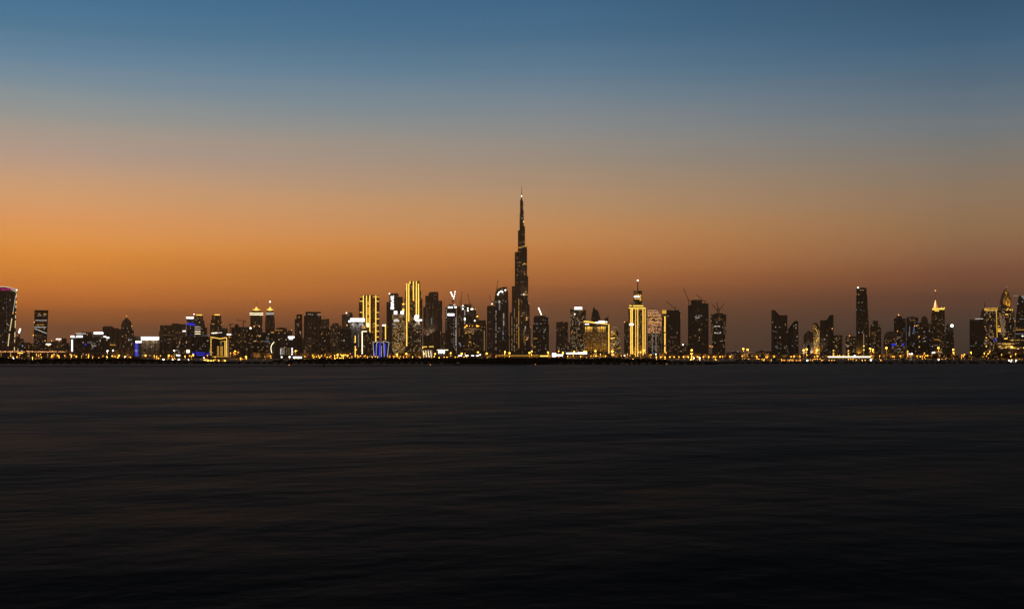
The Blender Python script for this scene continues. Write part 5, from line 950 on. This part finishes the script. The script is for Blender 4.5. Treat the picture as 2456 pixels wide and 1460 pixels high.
# ------------------------------------------------------------ shore: mangroves, bushes, trees
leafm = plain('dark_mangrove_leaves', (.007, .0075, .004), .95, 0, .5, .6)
barkm = plain('dark_bark', (.06, .045, .03), .9, 0, .4, 2)
prof = [(-80, 856), (0, 856), (18, 855.5), (40, 859), (60, 860.5), (80, 860.8), (95, 859), (105, 857.5), (118, 859), (140, 858.5), (200, 858), (290, 857.5), (330, 858.5), (370, 861), (400, 862.5), (440, 864), (500, 866), (560, 866.5), (600, 866.8), (655, 867.5), (662, 865), (668, 860.5), (672, 861), (676, 865.5), (692, 866), (700, 862.5), (720, 860.5), (732, 859.5), (745, 860.5), (765, 860), (772, 858.4), (779, 858), (785, 859.8), (840, 858.5), (900, 858), (1000, 857.5), (1100, 856.5), (1127, 854.5), (1140, 857), (1190, 857.8), (1205, 856), (1250, 857), (1310, 857), (1345, 857.5), (1380, 859.5), (1400, 858.5), (1440, 857.5), (1452, 856.5), (1470, 856), (1490, 858), (1515, 860.5), (1545, 859), (1570, 859.5), (1590, 862), (1605, 865), (1630, 867), (1660, 865.5), (1690, 866.5), (1704, 869), (1712, 872)]
def hgt(px):
    for (a, ya), (c, yc) in zip(prof, prof[1:]):
        if a <= px <= c: return ya+(yc-ya)*(px-a)/(c-a)
    return 872
def shoreD(px): return 955 if px < 1000 else 955-(px-1000)/300*65 if px < 1300 else 890-min(1, (px-1300)/200)*12
def leaf(q, rp, c, s):
    n = Vector((rp.gauss(0, 1), rp.gauss(0, 1), rp.gauss(0, 1))).normalized(); t = n.orthogonal().normalized(); u = n.cross(t)
    q.face([c+t*s, c+u*s*.6, c-t*s, c-u*s*.6])
def mangroves():
    rp = random.Random(11); q = MB(); px = -80.0; prev = None
    while px < 1711:
        D0 = shoreD(px); base = EYE+(HZ-hgt(px))*(D0+12)/F
        for row in range(4):
            D = D0+row*9-2; top = max(.7, base*rp.choice((.74, .82, .9, .95, 1.0, 1.02))*(1, 1, .97, .9)[row]); w = rp.uniform(1.7, 3.8)
            X = (px+rp.uniform(-3, 3)-CX)/F*D
            ring = []
            for k in range(7):
                a = 2*math.pi*k/7; ring.append((X+w*1.15*math.cos(a)*rp.uniform(.8, 1.2), D+w*1.15*math.sin(a)))
            q.prism(ring, -.1, top*.62); q.prism([((x-X)*.9+X, (y-D)*.9+D) for x, y in ring], top*.5, top*.86, [((x-X)*.5+X, (y-D)*.5+D) for x, y in ring])
            for k in range(16 if row < 2 else 8):
                c = Vector((X+rp.gauss(0, w*.7), D+rp.gauss(0, w*.6), top*rp.uniform(.45, 1.0)))
                leaf(q, rp, c, rp.uniform(.3, .6))
        px += rp.uniform(2.6, 5.6)
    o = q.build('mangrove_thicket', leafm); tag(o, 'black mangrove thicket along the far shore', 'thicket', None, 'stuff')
mangroves()
def treeline():
    rp = random.Random(5); q = MB(); px = 2205.0
    while px < 2500:
        D = rp.uniform(2500, 2900); h = rp.uniform(3.0, 6.5)*(.8+.5*math.sin(px*.021)+.35*math.sin(px*.093))
        if h > 2.2:
            X = (px-CX)/F*D; w = rp.uniform(2.5, 4.5)
            ring = [(X+w*math.cos(k*1.05)*rp.uniform(.8, 1.2), D+w*math.sin(k*1.05)) for k in range(6)]
            q.prism(ring, GZ, GZ+h*.7); q.prism(ring, GZ+h*.7, GZ+h, [((x-X)*.4+X, (y-D)*.4+D) for x, y in ring])
            for k in range(14): leaf(q, rp, Vector((X+rp.gauss(0, w*.6), D+rp.gauss(0, w*.5), GZ+h*rp.uniform(.5, 1.08))), rp.uniform(.5, .9))
        px += rp.uniform(2, 5)
    o = q.build('treeline', leafm); tag(o, 'far dark line of trees behind the street lamps', 'treeline', None, 'stuff')
treeline()
def make_tree(seed, kind):
    rp = random.Random(seed); root = empty('shade_tree' if kind else 'shore_bush', (0, 0, 0))
    q = MB(); tr = .42 if kind else .12
    q.lathe(0, 0, [(.035, 0), (.026, tr*.6), (.018, tr)], 8)
    for k in range(5):
        a = k*1.3; q.bar((0, 0, tr*.8), (.2*math.cos(a), .2*math.sin(a), tr+.22), .016)
    q.build('trunk', barkm, root)
    q = MB(); cl = []
    for k in range(9):
        a = rp.uniform(0, 6.28); rr = rp.uniform(.05, .38); cl.append((Vector((rr*math.cos(a), rr*math.sin(a), tr+rp.uniform(.08, .42) if kind else rp.uniform(.2, .75))), rp.uniform(.14, .24)))
    for c, r in cl:
        q.lathe(c.x, c.y, [(.01, c.z-r*.8), (r*.6, c.z-r*.45), (r*.75, c.z), (r*.5, c.z+r*.5), (.01, c.z+r*.75)], 7)
        for _ in range(46):
            n = Vector((rp.gauss(0, 1), rp.gauss(0, 1), rp.gauss(0, 1))).normalized()*r*rp.uniform(.6, 1.15)
            leaf(q, rp, c+n, rp.uniform(.025, .05))
    q.build('crown', leafm, root); return root
protos = [make_tree(1, 0), make_tree(2, 1)]; used = [False, False]
TREES = [ # px, top row, width px, D, kind, label
 (1766, 861, 12, 1080, 0, 'low black bush at the shore, left of a cluster of three'), (1775, 860, 15, 1100, 0, 'round black bush at the shore, middle of a cluster of three'), (1790, 860, 17, 1090, 0, 'broad black bush at the shore, right of a cluster of three'),
 (1808, 863, 12, 1085, 0, 'small low bush right of the shore bush cluster'), (1857, 858.5, 14, 1130, 0, 'round dark bush below the left wedge-topped towers'), (1870, 863, 8, 1100, 0, 'tiny low bush right of the round dark bush'),
 (2152, 862.5, 12, 1120, 0, 'low dark bush below the dome-roofed building'), (2167, 859.5, 13, 1150, 0, 'pointed dark bush below the dark glass tower with beacon'), (2177, 863.5, 9, 1100, 0, 'small bush at right foot of the pointed dark bush'),
 (2198, 860, 10, 1300, 0, 'dim bush below the round domed tower'), (2207, 862, 12, 1120, 0, 'low bush below the pointed arch tower'), (2222, 861, 14, 1150, 0, 'wide low bush left of the lone white lamp'), (2236, 861.5, 12, 1140, 0, 'low bush just left of the lone white lamp'), (2256, 862.5, 12, 1160, 0, 'low bush just right of the lone white lamp'),
 (2278, 861, 14, 1140, 0, 'wide low bush right of the lone white lamp'), (2298, 862, 16, 1130, 0, 'low bush in the dark gap right of the dazzling lamp tower'), (2330, 862, 16, 1150, 0, 'low bush below the blank dark slab'), (2360, 862.5, 18, 1150, 0, 'low wide bush below the gold-topped dotted tower'), (2400, 862.5, 18, 1160, 0, 'low wide bush below the gold-washed pointed dome'),
 (2242, 850, 16, 1900, 1, 'dark tree at left foot of the lit-spire tower'), (2259, 849, 16, 1950, 1, 'dark tree at right foot of the lit-spire tower'), (2274, 848, 17, 1900, 1, 'tall dark tree below the dazzling white lamp tower'), (2290, 850, 16, 1950, 1, 'dark tree in the gap right of the dazzling white lamp tower'),
 (2318, 851, 14, 1950, 1, 'dark tree left of the blank dark slab'), (2336, 847, 16, 1900, 1, 'dark tree at the foot of the blank dark slab'), (2349, 846.5, 16, 1850, 1, 'tallest dark tree right of the blank dark slab foot'), (2372, 850, 15, 1900, 1, 'dark tree below the gold-topped dotted tower'), (2386, 846, 14, 1850, 1, 'dark tree before the lit podium left end'), (2396, 842, 17, 1800, 1, 'wind-tilted dark tree against the lit podium'), (2415, 849, 16, 1900, 1, 'dark tree before the lit podium middle'), (2444, 849, 16, 1850, 1, 'dark tree before the lit podium right end')]
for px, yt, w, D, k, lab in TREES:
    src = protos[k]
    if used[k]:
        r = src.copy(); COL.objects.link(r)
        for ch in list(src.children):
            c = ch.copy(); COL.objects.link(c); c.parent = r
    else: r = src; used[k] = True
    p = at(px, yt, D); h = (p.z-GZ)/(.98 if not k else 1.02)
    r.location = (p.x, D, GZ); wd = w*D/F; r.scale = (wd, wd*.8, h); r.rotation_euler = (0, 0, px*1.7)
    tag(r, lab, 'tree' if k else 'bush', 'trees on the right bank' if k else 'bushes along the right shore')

# ------------------------------------------------------------ on the water
q = MB(); P = []
for i in range(121):
    px = -60+i*11; py = 879.2 if px < 700 else 879.2-(px-700)*.0052
    D = EYE*F/(py-HZ); P.append(Vector(((px-CX)/F*D, D, .12)))
for a, c in zip(P, P[1:]): q.bar(a, c, .62, .6)
o = q.build('floating_boom', M['black']); tag(o, 'thin black floating boom line across the left water', 'boom')
def buoy(label, px, py, D, r=.42):
    p = at(px, py, D); root = empty('marker_buoy', (p.x, D, 0)); tag(root, label, 'buoy', 'lit marker buoys')
    q = MB(); q.lathe(0, 0, [(.02, -.15), (r, -.1), (r*1.1, .15), (r*.5, .4), (r*.25, p.z-.1)], 14); q.build('float', M['black'], root)
    q = MB(); q.lathe(0, 0, [(.02, p.z-.16), (.24, p.z-.1), (.28, p.z), (.2, p.z+.15), (.02, p.z+.2)], 12); q.build('lamp', M['lampo'], root)
buoy('orange-lit buoy on the boom below the gold crescent block', 693.5, 875, 672); buoy('orange-lit buoy on the boom below the pale floodlit-rib tower', 1032, 874.6, 735); buoy('orange-lit buoy right of the tallest tower', 1284, 873.6, 800)
buoy('orange-lit buoy at mangrove edge below the many-windowed hotel', 1378, 873.6, 845); buoy('faint lit buoy at mangrove edge below the needle-spired gold tower', 1504, 873.2, 850); buoy('faint lit buoy at mangrove edge below the flat tower with gold edge', 1598.5, 872.8, 850)
p = at(777, 863, 655); root = empty('mooring_pile', (p.x, 655, 0)); tag(root, 'thick black pile standing in the water on the boom line', 'pile')
q = MB(); q.lathe(0, 0, [(.46, -.3), (.44, p.z-.3), (.40, p.z)], 16); q.build('post', M['black'], root)
q = MB(); q.lathe(0, 0, [(.5, p.z-.5), (.5, p.z-.28)], 16); q.build('collar', M['black'], root)
# small work boat; amber light is put into its awning as a faint glow
p = at(1096, 878, 724); root = empty('work_boat', (p.x, 724, 0)); tag(root, 'small dark moored boat with a tilted amber awning', 'boat')
q = MB(); st = [(-1.9, .1, .25), (-1.5, .5, .35), (0, .62, .36), (1.2, .5, .42), (1.9, .06, .55)]
for (xa, wa, ha), (xb, wb, hb) in zip(st, st[1:]):
    q.face([(xa, -wa, ha), (xb, -wb, hb), (xb, -wb*.6, -.1), (xa, -wa*.6, -.1)]); q.face([(xa, wa, ha), (xb, wb, hb), (xb, wb*.6, -.1), (xa, wa*.6, -.1)])
    q.face([(xa, -wa, ha-.05), (xb, -wb, hb-.05), (xb, wb, hb-.05), (xa, wa, ha-.05)]); q.face([(xa, -wa*.6, -.1), (xb, -wb*.6, -.1), (xb, wb*.6, -.1), (xa, wa*.6, -.1)])
q.build('hull', M['black'], root)
q = MB(); q.box(-.9, .1, -.35, .35, .3, 1.1); q.build('cabin', M['black'], root)
q = MB(); q.bar((-.5, 0, 1.0), (-.4, 0, 1.85), .12); q.build('post', M['black'], root)
q = MB(); q.bar((-.4, 0, 1.75), (1.35, 0, 2.02), .16, .9); q.build('awning', emit('amber_awning_glow', (1, .42, .06), .22), root)

# ------------------------------------------------------------ street lamps and floodlights
def lamp_mesh():
    q = MB(); q.lathe(0, 0, [(.5, 0), (.5, .02), (.30, .03), (.16, .98), (.16, .985)], 8); pole = q.mesh('pole', M['metal'])
    return pole
POLE = lamp_mesh()
HEADS = {k: unit(M[k], 'ball') for k in ('lampa', 'lampb', 'lampw', 'lampo')}
LAMPS = [('a', [
 (20,857.5,.8),(31,855,.9),(41,855.2,1.2),(48,851,.8),(26,852,.7),(87.5,849.5,1),(97,849.5,1),(93,852.5,.7),(78,856.3,1),(99,856.3,1),(123.5,856.3,1.1),(139,852.5,1.4),(142,855,1.1),(125,852.3,1.6),(129,849,.9),(155,852,.8),(168,850,.9),(172,852.5,1),(183,854.3,1.6),(178,851,.8),(196,853,.7),(207,850.5,.8),(213,850.2,1),(223,855,.8),(237,857.5,.8),(212,856,1),(247,852.5,.7),(256,854.5,1.1),(269,853.5,1.3),(276,853.5,.8),(283,857,1),(299,854.5,1.2),(313,856.5,1.1),
 (370,852.5,1),(376,854,.9),(380,858.5,1.1),(385,853,.8),(370,855,1),(412,854,1),(418,854.5,.7),(403,856,.7),(444,853.3,.9),(455,853,1.1),(459,854.5,.8),(497.5,852.5,1.1),(516,856,.9),(492,863,.8),(499,863.2,.7),(506,863,.6),(512,863,.8),(524.5,863,.8),(538,863,.9),(553,846,1),(560.5,845.5,1),(571,844.5,.9),(533,866,.6),(577,858.5,1.2),(649,854,1.1),(635,855,.7),(731,855,1),(750.3,851,.9),(753,855.5,1.1),(759,855.2,1),(764,852.7,.9),(767.5,856,1),(771,852.3,1.2),(779.8,850.3,.8),(785,856.3,1.1),(791,856.3,1.1),(794,853.2,.9),(802.5,852.3,1.1),(803,857.3,.9),(808,851,1.1),(817,850,1.1),(823.5,855,1.0),(828,850.2,1.0),(840,848,.8),(844,854.5,.9),
 (857,852.2,1.1),(861,854,.8),(865,853.5,1.1),(873,854,.8),(876,852.6,1),(881,855,.9),(892,855.5,.9),(900,855.2,.9),(906,855.5,1),(935,855,1),(943,853.5,.9),(947,855,.9),(955,857,.9),(960,854.5,.8),(968,855,.8),(990,855.2,.9),(1006.5,856,.8),(1030,855.3,1),(1041,855.8,1),(1053,855.5,.8),(1065,856,1),(1072,856,1.2),(1092,856,1.1),(1098,856,.9),(1112.5,856,.8),(1119,856,1.1),(1115.5,847.5,.8),
 (1190,852,.7),(1340,842,1.3),(1375,853.8,.9),(1392,853.6,.9),(1417.5,853.3,1),(1362,853.5,.8),(1425,849,.7),(1430,849,.7),(1440,848.8,.9),(1467,849,.9),(1472,849.5,1),(1453,853,.9),(1490,852.7,1.1),(1505,849.5,.9),(1511,852.5,.8),(1521.5,849,.8),(1536,843.5,.9),(1531.5,843.8,1),(1561,850,.8),
 (1574.3,856.2,1.4),(1584.5,856.2,1.6),(1594.7,856,1.5),(1606.5,855.9,1.5),(1617,855.8,1.4),(1628.5,855.8,1.2),(1639.5,855.5,1.6),(1650.5,855.5,1.5),(1658.5,856.4,1.1),(1662.5,855.6,1.3),(1673,855.6,1.5),(1677,856,1.2),(1687,855.5,1.5),(1700,855.5,1.6),(1712,855.3,1.5),(1716,856.2,1.1),(1727,855.2,1.5),(1732.5,854.5,.9),(1751,855,1.6),(1656.5,847.5,1),(1660.5,846.8,1.1),(1597.5,845,.9),(1780,853.8,1.2),(1815,855,1.6),(1837,855.6,1.1),(1841,855,1.1),(1857,854.6,1.5),(1897.5,855,1.3),(1904.5,854,1.5),(1918,853.5,.9),(1953.5,855.2,1.1),(1961,854,1.6),(2023,853.3,1.3),(2009,852.5,1),(2014,852.3,1),
 (2089.5,853.5,1.3),(2110,853,1),(2141,855.2,1.1),(2144.5,855,1.2),(2159.5,853.5,1.5),(2176.8,854.6,1.1),(2199.3,853.7,1.3),(2207.8,855.2,1.4),(2212.3,854.6,1),(2217.3,847.2,1.3),(2220,852.6,1.2),(2224.5,852.4,1.6),(2254.8,852,1.1),(2257.5,854.5,1.1),(2307,851.6,1.2),(2312.8,850,1.5),(2310.5,854.2,1),(2361,846.5,1.3),(2369.8,848,1.4),(2366.5,853.8,1.1),(2374.5,842,1),(2401.6,849.8,1.5),(2436,848.3,1.3),(2424,853.3,1.2)]),
 ('b', [(349,852,1.7),(405,852,1.8),(463,851,1.9),(564,842,1.5),(590,855.5,1.9),(709,841.3,1.6),(285.5,852.3,1.8),(952,849.3,1.9),(974.5,848,1.9),(1016.5,848,1.6),(1043.5,848.5,1.6),(1081,846,1.5),(1107.5,847.8,2),(1146.3,844.5,1.8),(1167.3,847.3,1.9),(1211,843,1.5),(1222,846.5,1.9),(1270,846,2.0),(1275.5,842.6,1.5),(1314.5,845.2,1.8),(1350,845,1.6),(1377,843.5,1.9),(1402,842.5,2),(1428,841.5,2),(1468.5,842,2.2),(1544.5,840,2),(1659,839.5,2.2),(1782.8,836.2,1.9),(1793,838.3,2.1),(1927.3,839.7,2.1),(1935,837.4,2.1),(1959.3,839.3,2.1),(2087,835.7,2.1),(2093.8,838.8,1.9),(2126,834.2,2.2),(2250.5,834.2,2.2),(2286.3,838,1.9),(2287,846,1.5),(2328.5,845,1.6),(2426.8,832.3,2.4),(2457,834,1.6),(1406,842.8,1.4),(824,851.5,1.6),(833.5,852.2,1.6),(810,849.8,1.5),(820,852.5,1.3)]),
 ('w', [(31,859,2),(258,840.5,1.4),(271,840.3,1.6),(257,842.5,.9),(392,862,1.7),(414,862.2,1.3),(429,862,2),(452,861.8,.8),(301,855,.8),(489,857,.7),(675.5,856,1.5),(694.5,855.8,1.7),(418,840.5,1.5),(1151.5,850.5,1.4),(1664.5,858,1.1),(1678.5,858,1.1),(2182,848.6,1.4),(2187,848.5,1.8),(2251.3,862,1.5),(2088.8,863,1.9),(1936.3,864,1.8),(2420,863.3,.9),(2426.3,863.3,.9),(2437.3,863.3,1.0),(1498,852.3,1.3),(1573,849,1.2),(2050,853,1.5)]),
 ('p', [(1832,864,1.1),(1828,861,.9),(1833,861,.9),(1875,863.8,.8),(1878.5,863.8,.8),(1882,863.8,.8),(1874,860.8,.8),(1889.5,863.8,.8),(1893.5,863.8,.9),(1897.5,863.8,.9),(1901.7,863.8,.9),(1910,863.8,.9),(1914.5,864,.6),(1919.5,863.8,.8),(1943.5,863.8,.7),(1949,863.6,.9),(1955,861,.9),(1960.5,860.8,.9),(1967,860.6,1),(1971,863.8,.8),(1988.8,863.7,.9),(1995,863.5,.9),(2001,863.5,.8),(2035,861,.9),(2040.5,861,.9),(2046,860.7,1),(2054,863.3,.9),(2068,863.3,1),(2075,863.3,1),(2112.5,863.3,1.1),(1847,864,.5),(1850,863.8,.5)])]
KIND = {'a': ('street_lamp', 'lampa', 'amber street lamp', 'amber street lamps'), 'b': ('high_mast_lamp', 'lampb', 'large glaring amber lamp', 'large glaring amber lamps'), 'w': ('floodlight', 'lampw', 'white floodlight', 'white floodlights'), 'p': ('path_lamp', 'lampa', 'small low shore lamp', 'small low lamps along the right shore')}
LAMP_K = 1.05
LIGHTS = {}
LM.sort(); ORD = ['first', 'second', 'third', 'fourth', 'fifth', 'sixth', 'seventh', 'eighth', 'ninth', 'tenth', 'eleventh', 'twelfth', 'thirteenth', 'fourteenth', 'fifteenth', 'sixteenth']
rl = random.Random(23)
for key, lst in LAMPS:
    nm, head, word, grp = KIND[key]; by = {}
    for t in sorted(lst): by.setdefault(min(LM, key=lambda l: abs(l[0]-t[0]))[1], []).append(t)
    for place, ts in by.items():
        for i, (px, py, r) in enumerate(ts):
            d = HZ-py
            if key == 'p': D = 1090+rl.uniform(-15, 15) if py > 862.5 else 1330+rl.uniform(-20, 20)
            elif d > 1: D = min(2450, ((9.5 if d < 9 else 14 if d < 13 else 22)-3.5+rl.uniform(-.5, .5))*F/d)
            elif d > -1.8: D = 1500+rl.uniform(-60, 60)
            else: D = min(1400, 2.3*F/(-d))
            D = max(D, 1075); p = at(px, py, D)
            root = empty(nm, (p.x, D, GZ)); h = p.z-GZ
            if h < .5: print('LOW', px, py, h)
            where = '' if len(ts) == 1 else 'leftmost of %s, ' % ('two' if len(ts) == 2 else 'several') if i == 0 else 'rightmost, ' if i == len(ts)-1 else ORD[i]+' from left, '
            tag(root, f'{word}, {where}below {place}', 'street lamp' if key in 'ab' else 'floodlight' if key == 'w' else 'path lamp', grp)
            o = bpy.data.objects.new('pole', POLE); COL.objects.link(o); o.parent = root; o.scale = (.5, .5, h)
            s = r*D/F*LAMP_K
            if key != 'p' or i % 2 == 0:
                ld = LIGHTS.setdefault(key, None) or bpy.data.lights.new(nm+'_light', 'SPOT'); LIGHTS[key] = ld
                ld.energy = {'a': 6e4, 'b': 2.2e5, 'w': 3e4, 'p': 2e3}[key]; ld.color = (1, .9, .75) if key == 'w' else (1, .46, .06); ld.shadow_soft_size = .4; ld.spot_size = math.radians(156); ld.spot_blend = .35
                lo = bpy.data.objects.new('light', ld); COL.objects.link(lo); lo.parent = root; lo.location = (0, -s*2.2, h-s*.9)
            o = bpy.data.objects.new('lamp_head', HEADS[head]); COL.objects.link(o); o.parent = root; o.location = (0, 0, h); o.scale = (s*1.1, s, s*.85)
# stacked gold globes on two posts beside the canopy
for px, lab, ys in ((1999, 'post of three stacked gold globes at left end of the glowing canopy', (840.5, 847, 852)), (2035, 'post of three stacked gold globes above middle of the glowing canopy', (841, 847, 852)), (2072, 'post of two spaced gold globes before the lone tall slab', (829.5, 839.2)), (2177, 'short pillar of fused gold globes left of the round domed tower', (842, 846, 850))):
    D = 2350; root = empty('globe_lamp', ((px-CX)/F*D, D, GZ)); tag(root, lab, 'street lamp', 'posts of stacked gold globes')
    for i, y in enumerate(ys):
        p = at(px, y, D); o = bpy.data.objects.new('globe', unit(M['golds'], 'ball')); COL.objects.link(o); o.parent = root; o.location = (0, 0, p.z-GZ); s = 1.5*D/F; o.scale = (s*1.3, s, s)
    o = bpy.data.objects.new('pole', POLE); COL.objects.link(o); o.parent = root; o.scale = (.6, .6, at(px, ys[0], D).z-GZ)

# fittings belong to the part that carries them
bpy.context.view_layer.update()
for r in [o for o in COL.objects if o.parent is None and o.type == 'EMPTY']:
    kids = list(r.children); base = lambda o: o.name.split('.')[0]
    carriers = [k for k in kids if base(k) in ('spire', 'antenna', 'pole', 'finial', 'dome') and k.type == 'MESH' and tuple(k.scale) == (1, 1, 1)]
    for k in kids:
        n = base(k); host = None
        if n == 'beacon':
            for c in carriers:
                bb = [Vector(q) for q in c.bound_box]; cx_ = sum(q.x for q in bb)/8; z0 = min(q.z for q in bb); z1 = max(q.z for q in bb)
                if abs(k.location.x-cx_) < 7 and z0+1 < k.location.z < z1+8: host = c; break
        elif n == 'work_lamp': host = next((c for c in kids if base(c) == 'jib'), None)
        elif n == 'deck_lamp': host = next((c for c in kids if base(c) == 'deck'), None)
        elif n == 'light_panel' and base(r) in ('lit_canopy', 'billboard'): host = next((c for c in kids if base(c) == 'roof'), None)
        elif n in ('cab', 'counter_jib') : host = next((c for c in kids if base(c) == 'mast'), None)
        elif n == 'collar': host = next((c for c in kids if base(c) == 'post'), None)
        if host: k.parent = host
